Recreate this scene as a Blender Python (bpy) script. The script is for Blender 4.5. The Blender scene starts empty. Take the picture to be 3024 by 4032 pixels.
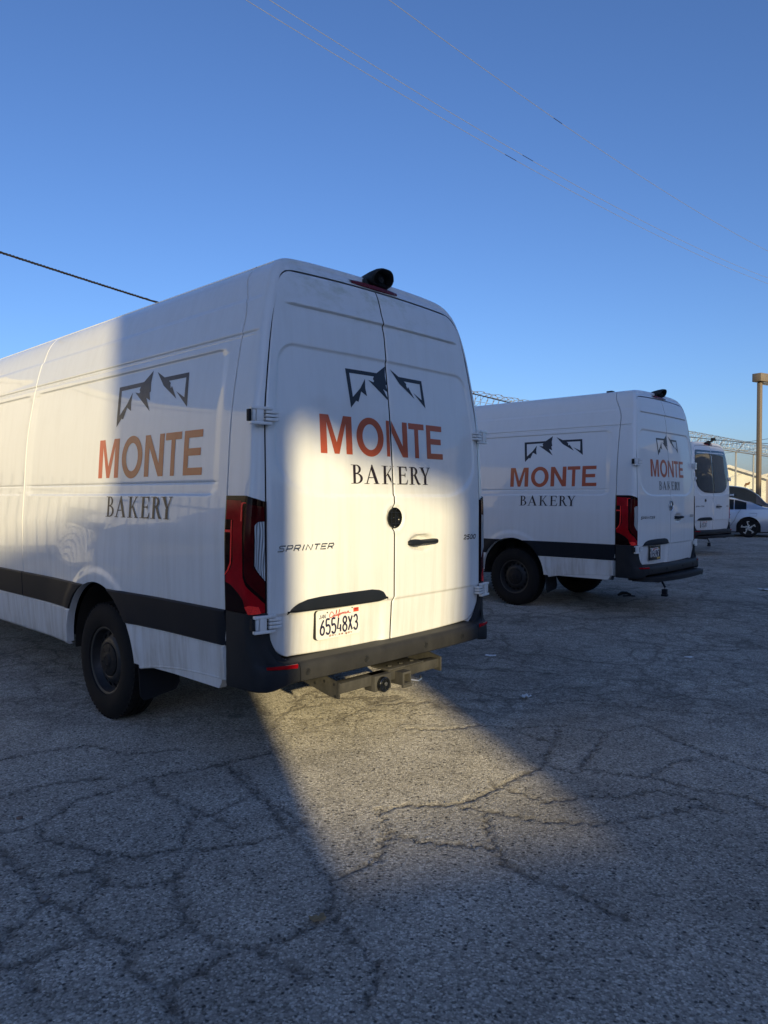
import bpy, bmesh, math, random
import numpy as np
from mathutils import Vector, Matrix
from mathutils.geometry import tessellate_polygon

random.seed(7)
rng = np.random.default_rng(7)
S = bpy.context.scene
COL = S.collection
R_ = math.radians

# ------------------------------------------------------------------ camera, sky, sun, exposure
cam_d = bpy.data.cameras.new('camera')
cam = bpy.data.objects.new('camera', cam_d)
COL.objects.link(cam)
cam.location = (0, 0, 1.51)
cam.rotation_euler = (R_(90 - 1.351), 0, 0)
cam_d.sensor_fit = 'HORIZONTAL'
cam_d.sensor_width = 36.0
cam_d.lens = 36.0 * 2840 / 3024
cam_d.clip_start = 0.05
cam_d.clip_end = 5000
S.camera = cam

SUN_AZ = R_(163.5)      # clockwise from +Y: behind the camera, to the right
SUN_EL = R_(14.0)
world = bpy.data.worlds.new('World')
S.world = world
world.use_nodes = True
wn = world.node_tree
bg = wn.nodes['Background']
sky = wn.nodes.new('ShaderNodeTexSky')
sky.sky_type = 'NISHITA'
sky.sun_disc = False
sky.sun_elevation = SUN_EL
sky.sun_rotation = SUN_AZ
sky.altitude = 0
sky.air_density = 1.0
sky.dust_density = 1.0
sky.ozone_density = 5.5
tint = wn.nodes.new('ShaderNodeMix'); tint.data_type = 'RGBA'; tint.blend_type = 'MULTIPLY'
tint.inputs[0].default_value = 1.0; tint.inputs[7].default_value = (1.03, .955, 1.05, 1)
wn.links.new(sky.outputs['Color'], tint.inputs[6]); wn.links.new(tint.outputs[2], bg.inputs['Color'])
bg.inputs['Strength'].default_value = 0.100

sun_d = bpy.data.lights.new('sun', 'SUN')
sun_d.energy = 3.5
sun_d.angle = R_(0.53)
sun_d.color = (1.0, 0.83, 0.47)
sun = bpy.data.objects.new('sun', sun_d)
COL.objects.link(sun)
to_sun = Vector((math.sin(SUN_AZ) * math.cos(SUN_EL), math.cos(SUN_AZ) * math.cos(SUN_EL), math.sin(SUN_EL)))
sun.rotation_euler = to_sun.to_track_quat('Z', 'Y').to_euler()
sun.location = to_sun * 60

vs = S.view_settings
S.display_settings.display_device = 'sRGB'
vs.view_transform = 'Standard'
vs.look = 'None'
vs.gamma = 1.0
vs.use_curve_mapping = False
vs.exposure = 0.75
S.cycles.max_bounces = 6
S.cycles.transparent_max_bounces = 16

# ------------------------------------------------------------------ helpers
def pchip(xs, ys):
    xs = np.asarray(xs, float); ys = np.asarray(ys, float)
    h = np.diff(xs); d = np.diff(ys) / h
    m = np.zeros_like(ys)
    m[0], m[-1] = d[0], d[-1]
    for i in range(1, len(xs) - 1):
        if d[i-1] * d[i] > 0:
            w1, w2 = 2*h[i] + h[i-1], h[i] + 2*h[i-1]
            m[i] = (w1 + w2) / (w1/d[i-1] + w2/d[i])
    def f(x):
        x = np.clip(np.asarray(x, float), xs[0], xs[-1])
        i = np.clip(np.searchsorted(xs, x, side='right') - 1, 0, len(xs) - 2)
        t = (x - xs[i]) / h[i]
        return ((1+2*t)*(1-t)**2*ys[i] + t*(1-t)**2*h[i]*m[i] + t*t*(3-2*t)*ys[i+1] + t*t*(t-1)*h[i]*m[i+1])
    return f

def sstep(a, b, x):
    t = np.clip((np.asarray(x, float) - a) / (b - a), 0, 1)
    return t*t*(3 - 2*t)

def tag(o, label=None, cat=None, group=None, kind=None):
    if label: o['label'] = label
    if cat: o['category'] = cat
    if group: o['group'] = group
    if kind: o['kind'] = kind
    return o

def empty(name, loc=(0, 0, 0), rz=0.0):
    o = bpy.data.objects.new(name, None)
    o.empty_display_size = 0.3
    COL.objects.link(o)
    o.location = loc
    o.rotation_euler = (0, 0, rz)
    return o

def link_mesh(name, verts, faces, mats, parent=None, smooth=True, angle=32, midx=None, loc=None):
    me = bpy.data.meshes.new(name)
    me.from_pydata([tuple(map(float, v)) for v in verts], [], [tuple(int(i) for i in f) for f in faces])
    if not isinstance(mats, (list, tuple)): mats = [mats]
    for m in mats: me.materials.append(m)
    if midx is not None: me.polygons.foreach_set('material_index', midx)
    me.validate()
    if smooth:
        me.polygons.foreach_set('use_smooth', [True] * len(me.polygons))
        me.set_sharp_from_angle(angle=R_(angle))
    me.update()
    o = bpy.data.objects.new(name, me)
    COL.objects.link(o)
    if parent is not None: o.parent = parent
    if loc is not None: o.location = loc
    return o

class MB:
    """collects shapes for ONE mesh object"""
    def __init__(s): s.v, s.f, s.m = [], [], []; s.cm = 0
    def add(s, vs_, fs_):
        b = len(s.v)
        s.v += [tuple(map(float, v)) for v in vs_]
        s.f += [tuple(int(i) + b for i in f) for f in fs_]
        s.m += [s.cm] * len(fs_)
        return s
    def mat(s, i): s.cm = i; return s
    def box(s, x0, x1, y0, y1, z0, z1, bev=0.0, M=None):
        b = min(bev, abs(x1-x0)*.45, abs(y1-y0)*.45, abs(z1-z0)*.45)
        bm = bmesh.new()
        bmesh.ops.create_cube(bm, size=1.0)
        for v in bm.verts:
            v.co = Vector(((x0+x1)/2 + v.co.x*(x1-x0), (y0+y1)/2 + v.co.y*(y1-y0), (z0+z1)/2 + v.co.z*(z1-z0)))
        if b > 0: bmesh.ops.bevel(bm, geom=list(bm.edges), offset=b, segments=2, profile=.5, affect='EDGES')
        if M is not None: bm.transform(M)
        bm.verts.index_update()
        s.add([v.co[:] for v in bm.verts], [[v.index for v in f.verts] for f in bm.faces])
        bm.free()
        return s
    def tube(s, pts, r, n=8, cap=True):
        pts = [Vector(p) for p in pts]
        rs = r if isinstance(r, (list, tuple)) else [r]*len(pts)
        up = Vector((0, 0, 1))
        rings = []
        for i, p in enumerate(pts):
            t = (pts[min(i+1, len(pts)-1)] - pts[max(i-1, 0)]).normalized()
            a = t.cross(up)
            if a.length < 1e-3: a = t.cross(Vector((1, 0, 0)))
            a.normalize(); b = a.cross(t)
            rings.append([p + (a*math.cos(k*2*math.pi/n) + b*math.sin(k*2*math.pi/n))*rs[i] for k in range(n)])
        V = [q for rr in rings for q in rr]; F = []
        for i in range(len(pts)-1):
            for k in range(n):
                F.append((i*n+k, i*n+(k+1) % n, (i+1)*n+(k+1) % n, (i+1)*n+k))
        if cap:
            F.append(tuple(range(n))[::-1]); F.append(tuple(range((len(pts)-1)*n, len(pts)*n)))
        return s.add(V, F)
    def lathe(s, prof, n=48, M=None, cx=0, cy=0, cz=0, axis='X', skip=None):
        """prof: list of (axial, radius); axis X"""
        V, F = [], []
        for (a, r) in prof:
            for k in range(n):
                t = 2*math.pi*k/n
                c, q = r*math.cos(t), r*math.sin(t)
                p = {'X': (a, c, q), 'Y': (c, a, q), 'Z': (c, q, a)}[axis]
                V.append((p[0]+cx, p[1]+cy, p[2]+cz))
        for i in range(len(prof)-1):
            for k in range(n):
                if skip and skip(i, k): continue
                F.append((i*n+k, i*n+(k+1) % n, (i+1)*n+(k+1) % n, (i+1)*n+k))
        if M is not None: V = [M @ Vector(v) for v in V]
        return s.add(V, F)
    def prism(s, poly, fn0, fn1):
        """poly of 2D points -> two caps via fn0/fn1 + walls"""
        n = len(poly)
        V = [fn0(*p) for p in poly] + [fn1(*p) for p in poly]
        tri = tessellate_polygon([[Vector((p[0], p[1], 0)) for p in poly]])
        F = [tuple(t) for t in tri] + [tuple(i+n for i in t)[::-1] for t in tri]
        F += [(i, (i+1) % n, (i+1) % n+n, i+n) for i in range(n)]
        return s.add(V, F)
    def grid(s, P, skirt=None, flip=False, skirt_mat=None):
        P = np.asarray(P, float); nu, nv = P.shape[:2]
        V = P.reshape(-1, 3).tolist()
        F = []
        for i in range(nu-1):
            for j in range(nv-1):
                q = (i*nv+j, (i+1)*nv+j, (i+1)*nv+j+1, i*nv+j+1)
                F.append(q[::-1] if flip else q)
        if skirt is not None:
            loop = [(i, 0) for i in range(nu)] + [(nu-1, j) for j in range(1, nv)] + [(i, nv-1) for i in range(nu-2, -1, -1)] + [(0, j) for j in range(nv-2, 0, -1)]
            b = len(V)
            for (i, j) in loop:
                p = P[i, j]; d = skirt(p) if callable(skirt) else skirt
                V.append([p[0]+d[0], p[1]+d[1], p[2]+d[2]])
            n = len(loop)
            for k in range(n):
                a0 = loop[k][0]*nv+loop[k][1]; a1 = loop[(k+1) % n][0]*nv+loop[(k+1) % n][1]
                q = (a0, b+k, b+(k+1) % n, a1)
                F.append(q if flip else q[::-1])
        s.add(V, F)
        if skirt is not None and skirt_mat is not None:
            for k in range(n): s.m[-1-k] = skirt_mat
        return s
    def build(s, name, mats, parent=None, **k):
        return link_mesh(name, s.v, s.f, mats, parent, midx=s.m, **k)

# ------------------------------------------------------------------ materials
class NT:
    def __init__(s, name):
        s.m = bpy.data.materials.new(name); s.m.use_nodes = True
        s.t = s.m.node_tree; s.b = s.t.nodes['Principled BSDF']; s.tc = None
    def n(s, typ, **k):
        x = s.t.nodes.new(typ)
        for a, v in k.items(): setattr(x, a, v)
        return x
    def lk(s, a, b): s.t.links.new(a, b)
    def co(s, kind='Object'):
        if s.tc is None: s.tc = s.n('ShaderNodeTexCoord')
        return s.tc.outputs[kind]
    def mapping(s, scale=(1, 1, 1), loc=(0, 0, 0), kind='Object'):
        m = s.n('ShaderNodeMapping'); s.lk(s.co(kind), m.inputs[0])
        m.inputs['Scale'].default_value = scale; m.inputs['Location'].default_value = loc
        return m.outputs[0]
    def noise(s, vec, scale, detail=4, rough=.55, dist=0):
        x = s.n('ShaderNodeTexNoise'); s.lk(vec, x.inputs['Vector'])
        x.inputs['Scale'].default_value = scale; x.inputs['Detail'].default_value = detail
        x.inputs['Roughness'].default_value = rough; x.inputs['Distortion'].default_value = dist
        return x
    def vor(s, vec, scale, feature='F1', rnd=1.0):
        x = s.n('ShaderNodeTexVoronoi', feature=feature); s.lk(vec, x.inputs['Vector'])
        x.inputs['Scale'].default_value = scale; x.inputs['Randomness'].default_value = rnd
        return x
    def ramp(s, fac, stops, interp='LINEAR'):
        x = s.n('ShaderNodeValToRGB'); s.lk(fac, x.inputs[0]); r = x.color_ramp; r.interpolation = interp
        while len(r.elements) < len(stops): r.elements.new(.5)
        for e, (p, c) in zip(r.elements, stops):
            e.position = p; e.color = (c, c, c, 1) if not isinstance(c, (tuple, list)) else (*c[:3], 1)
        return x.outputs[0]
    def math(s, op, a, b=None, clamp=False):
        x = s.n('ShaderNodeMath', operation=op, use_clamp=clamp)
        for i, v in enumerate((a, b)):
            if v is None: continue
            if isinstance(v, (int, float)): x.inputs[i].default_value = v
            else: s.lk(v, x.inputs[i])
        return x.outputs[0]
    def mix(s, fac, a, b, blend='MIX'):
        x = s.n('ShaderNodeMix', data_type='RGBA', blend_type=blend)
        for sock, v in ((x.inputs[0], fac), (x.inputs[6], a), (x.inputs[7], b)):
            if isinstance(v, (int, float)): sock.default_value = v
            elif isinstance(v, (tuple, list)): sock.default_value = (*v[:3], 1)
            else: s.lk(v, sock)
        return x.outputs[2]
    def sep(s, vec):
        x = s.n('ShaderNodeSeparateXYZ'); s.lk(vec, x.inputs[0]); return x.outputs
    def bump(s, h, strength=.3, dist=.01, normal=None):
        x = s.n('ShaderNodeBump'); s.lk(h, x.inputs['Height'])
        x.inputs['Strength'].default_value = strength; x.inputs['Distance'].default_value = dist
        if normal is not None: s.lk(normal, x.inputs['Normal'])
        s.lk(x.outputs[0], s.b.inputs['Normal']); return x.outputs[0]
    def set(s, **k):
        for a, v in k.items():
            sock = s.b.inputs[a.replace('_', ' ')]
            if hasattr(v, 'node'): s.lk(v, sock)
            elif isinstance(v, (tuple, list)): sock.default_value = (*v[:3], 1)
            else: sock.default_value = v
        return s

def plain(name, col, rough=.5, metal=0.0, coat=0.0, var=.12, vscale=30.0, bump=0.0, coat_r=.05, spec=.5):
    m = NT(name)
    n = m.noise(m.co(), vscale, 5, .6)
    f = m.ramp(n.outputs[0], [(.3, 1 - var), (.7, 1 + var)])
    c = m.mix(1.0, col, f, 'MULTIPLY')
    m.set(Base_Color=c, Metallic=metal, Coat_Weight=coat, Coat_Roughness=coat_r, Specular_IOR_Level=spec)
    r = m.ramp(n.outputs[0], [(.3, max(rough*.8, .01)), (.7, min(rough*1.2, 1))])
    m.set(Roughness=r)
    if bump: m.bump(n.outputs[0], bump, .004)
    return m.m

def van_paint(name, dirt_amount, algae):
    m = NT(name)
    xyz = m.sep(m.co())
    streak = m.noise(m.mapping((11, 11, .7)), 1.5, 7, .68)
    blot = m.noise(m.co(), 2.2, 5, .6)
    fine = m.noise(m.co(), 60, 4, .6)
    low = m.ramp(xyz[2], [(.0, 1.0), (.62, .9), (.95, .35), (1.0, .22)])
    zz = m.n('ShaderNodeMapRange'); m.lk(xyz[2], zz.inputs[0])
    zz.inputs[1].default_value = .45; zz.inputs[2].default_value = 2.85
    low = m.ramp(zz.outputs[0], [(0, 1.0), (.12, .80), (.3, .50), (.6, .22), (1, .3)])
    d = m.math('MULTIPLY', m.ramp(streak.outputs[0], [(.44, 0.0), (.76, 1.0)]), low)
    d = m.math('ADD', d, m.math('MULTIPLY', m.ramp(blot.outputs[0], [(.45, 0.0), (.8, .5)]), low))
    d = m.math('ADD', d, m.math('MULTIPLY', fine.outputs[0], .06))
    d = m.math('MULTIPLY', d, dirt_amount, True)
    base = m.mix(d, (.76, .76, .745), (.36, .31, .235))
    if algae:
        an = m.noise(m.mapping((1, 1, 2.0), (3.1, 0, .4)), 5.5, 5, .65)
        zone = m.math('MULTIPLY', m.ramp(zz.outputs[0], [(.83, 0), (.93, 1), (1, 1)]), m.ramp(an.outputs[0], [(.50, 0), (.66, .45)]))
        xr = m.math('ABSOLUTE', m.math('ADD', xyz[0], .12))
        zone = m.math('MULTIPLY', zone, m.ramp(xr, [(.0, 1), (.45, .8), (.7, 0)]))
        base = m.mix(zone, base, (.36, .37, .20))
    m.set(Base_Color=base, Coat_Weight=.75, Coat_Roughness=m.ramp(d, [(0, .012), (.6, .22)]),
          Roughness=m.ramp(d, [(0, .42), (1, .75)]), Specular_IOR_Level=.35)
    m.bump(m.noise(m.co(), .9, 1, .4).outputs[0], .018, .05)
    return m.m

def plastic(name, col, dust, dustcol=(.20, .17, .13), rough=.5):
    m = NT(name); m.set(Specular_IOR_Level=.16)
    a = m.noise(m.mapping((1, 1, .5)), 7, 6, .65)
    b = m.noise(m.co(), 140, 3, .6)
    d = m.math('ADD', m.ramp(a.outputs[0], [(.35, .15), (.75, 1)]), m.math('MULTIPLY', b.outputs[0], .25))
    d = m.math('MULTIPLY', d, dust, True)
    m.set(Base_Color=m.mix(d, col, dustcol), Roughness=m.ramp(d, [(0, rough), (1, .85)]))
    m.bump(b.outputs[0], .12, .002)
    return m.m

WHITE = van_paint('van_white_paint', .40, True)
WHITE_CLEAN = van_paint('van_white_paint_cleaner', .20, False)
SILL = van_paint('sill_white_paint', .70, False)
BLACKP = plastic('black_trim_plastic', (.009, .012, .018), .06, (.09, .09, .09))
BUMPER = plastic('dirty_bumper_plastic', (.018, .018, .020), .24, (.105, .103, .098))
BUMPCAP = plastic('bumper_corner_plastic', (.015, .017, .021), .14, (.11, .10, .085))
DARK = plain('dark_void_plastic', (.006, .006, .007), .8)
GAP = plain('door_seal_rubber', (.008, .008, .009), .7)
RUBBER = plastic('tyre_rubber', (.009, .009, .010), .16, (.07, .06, .05), .75)
RIM = plain('painted_steel_rim', (.024, .023, .023), .5, .1, var=.4, vscale=18)
RIMLIP = plain('rim_edge_steel', (.07, .062, .05), .6, .2)
HUB = plain('hub_cap_plastic', (.013, .013, .014), .6, spec=.25)
LINER = plain('wheel_arch_liner', (.020, .017, .013), .9, var=.4, vscale=9)
UNDER = plain('underbody_metal', (.016, .015, .014), .8, var=.4)
HITCH = plastic('weathered_hitch_steel', (.016, .016, .016), .60, (.125, .118, .105), .6)
BLKGLOSS = plain('gloss_black_plastic', (.008, .009, .010), .18, coat=.6)
CAMBLK = plain('camera_housing_plastic', (.006, .0075, .009), .6)
INK = plain('charcoal_vinyl', (.014, .015, .024), .4, coat=.08, var=.05)
INKBRN = plain('dark_brown_vinyl', (.020, .011, .012), .4, coat=.08, var=.05)
ORANGE = plain('burnt_orange_vinyl', (.47, .085, .026), .36, coat=.2, var=.05, coat_r=.04)
CHROME = plain('worn_chrome_lettering', (.55, .56, .58), .22, .95, var=.3, vscale=160)
DKCHROME = plain('dark_chrome_lettering', (.10, .10, .11), .25, .8)
LENS_DK = plain('smoked_red_lens', (.010, .0010, .0016), .10, coat=.06, coat_r=.02, spec=.14)
LENS_RED = plain('red_lens', (.34, .004, .009), .10, spec=.14, coat=.06, var=.25, vscale=14, coat_r=.02)
LENS_DR = plain('deep_red_lens', (.060, .0015, .003), .10, spec=.14, coat=.06, var=.3, vscale=20, coat_r=.02)
LENS_BR = plain('dark_red_brake_lens', (.13, .006, .012), .25, spec=.3)
LENS_HOT = plain('bright_red_lens', (1.0, .045, .035), .2, spec=.14, coat=.06, var=.25, vscale=120)
PLATE = plain('plate_white_enamel', (.80, .79, .74), .35, var=.05)
PLINK = plain('plate_navy_ink', (.020, .018, .055), .4, var=.03)
PLRED = plain('plate_red_script', (.55, .07, .06), .4, var=.05)
PLBRN = plain('plate_brown_print', (.28, .10, .06), .4, var=.05)
STICK = plain('red_sticker', (.72, .075, .035), .4, var=.05)
STICKY = plain('yellow_sticker', (.55, .33, .06), .4, var=.2)
BOLT = plain('bolt_steel', (.5, .48, .42), .3, .9)
GLASS = plain('tinted_van_glass', (.010, .012, .015), .03, coat=1.0, var=.02, coat_r=.0)
GALV = plain('galvanised_steel', (.40, .39, .37), .5, .5, var=.25, vscale=8)

def clear_lens():
    m = NT('clear_ribbed_lens')
    w = m.n('ShaderNodeTexWave', wave_type='BANDS', bands_direction='X')
    m.lk(m.mapping((1, 1, .25)), w.inputs['Vector'])
    w.inputs['Scale'].default_value = 26; w.inputs['Distortion'].default_value = 6; w.inputs['Detail'].default_value = 1
    m.set(Base_Color=m.ramp(w.outputs[0], [(0, (.16, .165, .17)), (.5, (.38, .40, .42)), (1, (.66, .68, .70))]),
          Metallic=.2, Roughness=.3, Coat_Weight=.5, Coat_Roughness=.02)
    m.bump(w.outputs[0], .6, .004)
    return m.m
LENS_CLR = clear_lens()

# ------------------------------------------------------------------ van shape functions (metres, x right, y forward, z up)
XE = .922            # rear door edge half width
ZB, ZT = .640, 2.748  # door bottom and top
Wz = pchip([.30, .45, .70, .90, 1.10, 1.30, 1.36, 1.50, 1.90, 2.30, 2.45, 2.55, 2.62, 2.70, 2.76, 2.80, 2.825, 2.838],
           [.965, .982, 1.0, 1.008, 1.012, 1.012, 1.008, .998, .970, .908, .876, .848, .826, .793, .753, .706, .634, .505])
yrz = pchip([.30, .64, .90, 1.40, 1.90, 2.33, 2.55, 2.70, 2.76, 2.80, 2.84],
            [.02, .013, 0.0, 0.0, .020, .060, .085, .120, .150, .185, .240])
def barrel(x):
    a = np.abs(x)
    return -.030 + .030*(a/.90)**2 + .32*np.maximum(0, a - .905)
def yrear(x, z): return yrz(z) + barrel(x)

def rrect_sdf(a, b, a0, a1, b0, b1, r):
    ca, cb, ha, hb = (a0+a1)/2, (b0+b1)/2, (a1-a0)/2, (b1-b0)/2
    qa, qb = np.abs(a-ca) - ha + r, np.abs(b-cb) - hb + r
    return np.hypot(np.maximum(qa, 0), np.maximum(qb, 0)) + np.minimum(np.maximum(qa, qb), 0) - r

def groove(d, w, depth): return depth*np.exp(-(d/w)**2)
ARCH_Y, ARCH_Z, ARCH_R = 1.725, .444, .486
FRONT_Y = 1.725 + 4.30
SEAM = 3.05

def side_inset(y, z):
    """how far the side skin sits inside the plain profile"""
    y = np.asarray(y, float); z = np.asarray(z, float)
    ins = np.zeros(np.broadcast(y, z).shape)
    for (a0, a1) in ((.362, SEAM-.05), (SEAM+.05, 4.55)):
        s = rrect_sdf(y, z, a0, a1, 1.510, 2.311, .085)
        ins = ins + .011*sstep(.004, -.012, s) + groove(s + .002, .006, .004)
        inside = sstep(.0, -.03, s)
        ins = ins + inside*groove(z - 1.579, .006, .006)
    ins = ins + groove(z - 2.371, .006, .006) + groove(z - 2.352, .005, .003) - groove(z - 2.385, .009, .003)
    ins = ins + .010*sstep(2.565, 2.585, z) + groove(z - 2.578, .006, .003)
    cargo = sstep(4.7, 4.68, y)
    ins = ins*cargo
    ins = ins + .016*sstep(.0050, .0025, np.abs(y - SEAM))*sstep(2.82, 2.80, z)
    ins = ins + groove(y - 4.72, .0045, .016)*sstep(2.6, 2.58, z)
    seamy = .250 + .14*sstep(2.45, 2.83, z)
    ins = ins + .045*sstep(.0062, .0040, np.abs(y - seamy))
    for yc in (ARCH_Y, FRONT_Y):
        r = np.hypot(y - yc, (z - ARCH_Z))
        ins = ins - .012*sstep(.600, .535, r) - .020*sstep(.95, .52, r)
    return ins

def front_squash(y, z):
    """nose of the van: windscreen and bonnet"""
    top = np.interp(y, [5.0, 5.35, 6.05, 6.15, 6.80, 6.92, 6.96], [2.84, 2.66, 1.62, 1.46, 1.16, .98, .70])
    k = (np.minimum(top, 2.84) - .46)/(2.84 - .46)
    return np.where(z > .46, .46 + (z - .46)*k, z)
def front_narrow(y): return np.interp(y, [5.0, 6.2, 6.7, 6.96], [1.0, .97, .90, .72])

def side_pt(y, z, out=0.0, sgn=-1):
    x = Wz(z) - side_inset(y, z) + out
    return np.stack(np.broadcast_arrays(sgn*x*front_narrow(y), y, front_squash(y, z)), -1)

XS_BASE = pchip([.6, .9, 1.4, 1.9, 2.3, 2.5, 2.62, 2.75], [XE, XE, .921, .913, .860, .822, .795, .752])
def door_inset(x, z):
    x = np.asarray(x, float); z = np.asarray(z, float)
    a = np.abs(x)
    # window pressing, big rounded lower corners
    x0_ = x; sc_ = .828/(XS_BASE(z) - .058); x = x*sc_; a = np.abs(x)
    s_top = rrect_sdf(x, z, -.828, .828, 1.505, 2.317, .10)
    # lower corners as big ellipses
    ex = np.maximum(0, (a - .50)/.328); ez = np.maximum(0, (1.735 - z)/.230)
    s_ell = (np.hypot(ex, ez) - 1.0)*.22
    s = np.where((a > .50) & (z < 1.735), np.maximum(s_top, s_ell), s_top)
    d = .009*sstep(.004, -.013, s) + groove(s + .001, .006, .0035)
    x = x0_; a = np.abs(x)
    # raised rib across the top
    w = sstep(.765, .68, a)
    q = z - 2.547
    d = d + w*np.where(q > 0, -.010*np.clip(1 - q/.06, 0, 1), np.where(q > -.012, -.010*(1 + q/.012), 0))
    d = d + w*.006*sstep(-.004, -.014, q)*sstep(-.075, -.02, q)
    # lower fold
    d = d + .008*sstep(.892, .872, z)
    # number plate pocket on the left door
    p = rrect_sdf(x, z, -.800, -.050, .58, .945, .10)
    d = d + .016*sstep(.0, -.050, p)*sstep(1.0, .93, z)
    # handle cup on the right door
    h = np.hypot((x - .268)/.140, (z - 1.214)/.056)
    d = d + .030*sstep(1.0, .60, h) + groove(h - 1.0, .06, .0016)
    # badge seat
    r = np.hypot(x - .012, z - 1.372)
    d = d + .010*sstep(.082, .066, r) - groove(r - .084, .010, .004)
    return d

def rear_pt(x, z, out=0.0):
    return np.stack(np.broadcast_arrays(x, yrear(x, z) + door_inset(x, z) - out, z), -1)

def xside(z):
    """outer edge of the door opening with rounded corners (positive)"""
    z = np.asarray(z, float)
    base = XS_BASE(z)
    t = np.clip((z - (ZT - .13))/.13, 0, 1)
    top = .085*(1 - np.sqrt(np.maximum(0, 1 - t**2.2)))
    b = np.clip(((ZB + .19) - z)/.19, 0, 1)
    bot = .165*(1 - np.sqrt(np.maximum(0, 1 - b**2.0)))
    return base - top - bot
def xgap(z):
    return np.interp(z, [.6, .86, .90, 1.27, 1.30, 1.44, 1.47, 2.6, 2.8],
                     [-.006, -.006, .010, .013, .004, .004, .013, -.004, -.010])
def ztop(x): return ZT - .020*(np.abs(x)/.75)**2
def zbot(x): return ZB - .004 + .012*(np.abs(x)/.75)**2

def graded(a, b, step, extra=()):
    g = list(np.linspace(a, b, max(2, int(round((b-a)/step))+1)))
    for c in extra:
        g += [c + o for o in (-.016, -.010, -.006, -.003, 0, .003, .006, .010, .016)]
    g = sorted(q for q in g if a <= q <= b)
    out = [g[0]]
    for q in g[1:]:
        if q - out[-1] > .0018: out.append(q)
    if b - out[-1] < .0018: out[-1] = b
    else: out.append(b)
    return np.array(out)

def make_door(side):
    """P grid of one rear door; side -1 left, +1 right"""
    zs = graded(ZB, ZT, .014, (1.507, 2.317, 2.547, .882))
    v = np.unique(np.concatenate([(zs - ZB)/(ZT - ZB), [.0008, .002, .004, .007, .012, .02, .98, .988, .993, .996, .998, .9992]]))
    u = np.unique(np.concatenate([np.linspace(0, 1, 74), [.002, .005, .009, .991, .995, .998], np.linspace(.06, .16, 14)]))
    zn = ZB + v*(ZT - ZB)
    GAPW = .0050
    P = np.zeros((len(u), len(v), 3))
    for j in range(len(v)):
        xo = xside(zn[j])
        if side < 0:
            x = -xo + u*(xgap(zn[j]) - GAPW + xo)
        else:
            x = xo + u*(xgap(zn[j]) + GAPW - xo)
        z = zbot(x) + v[j]*(ztop(x) - zbot(x))
        # rolled edges
        du = np.minimum(u, 1-u)*.9; dv = min(v[j], 1-v[j])*2.1
        e = np.minimum(du, dv)
        roll = .005*np.clip(1 - e/.008, 0, 1)**2
        P[:, j] = np.stack([x, yrear(x, z) + door_inset(x, z) + roll, z], -1)
    mb = MB(); mb.grid(P, skirt=(0, .058, 0), flip=(side > 0), skirt_mat=1)
    return mb

# ------------------------------------------------------------------ van body shell
def resample(pts, n):
    pts = np.asarray(pts, float)
    d = np.r_[0, np.cumsum(np.linalg.norm(np.diff(pts, axis=0), axis=1))]
    t = np.linspace(0, d[-1], n)
    return np.stack([np.interp(t, d, pts[:, k]) for k in range(pts.shape[1])], -1)

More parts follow.
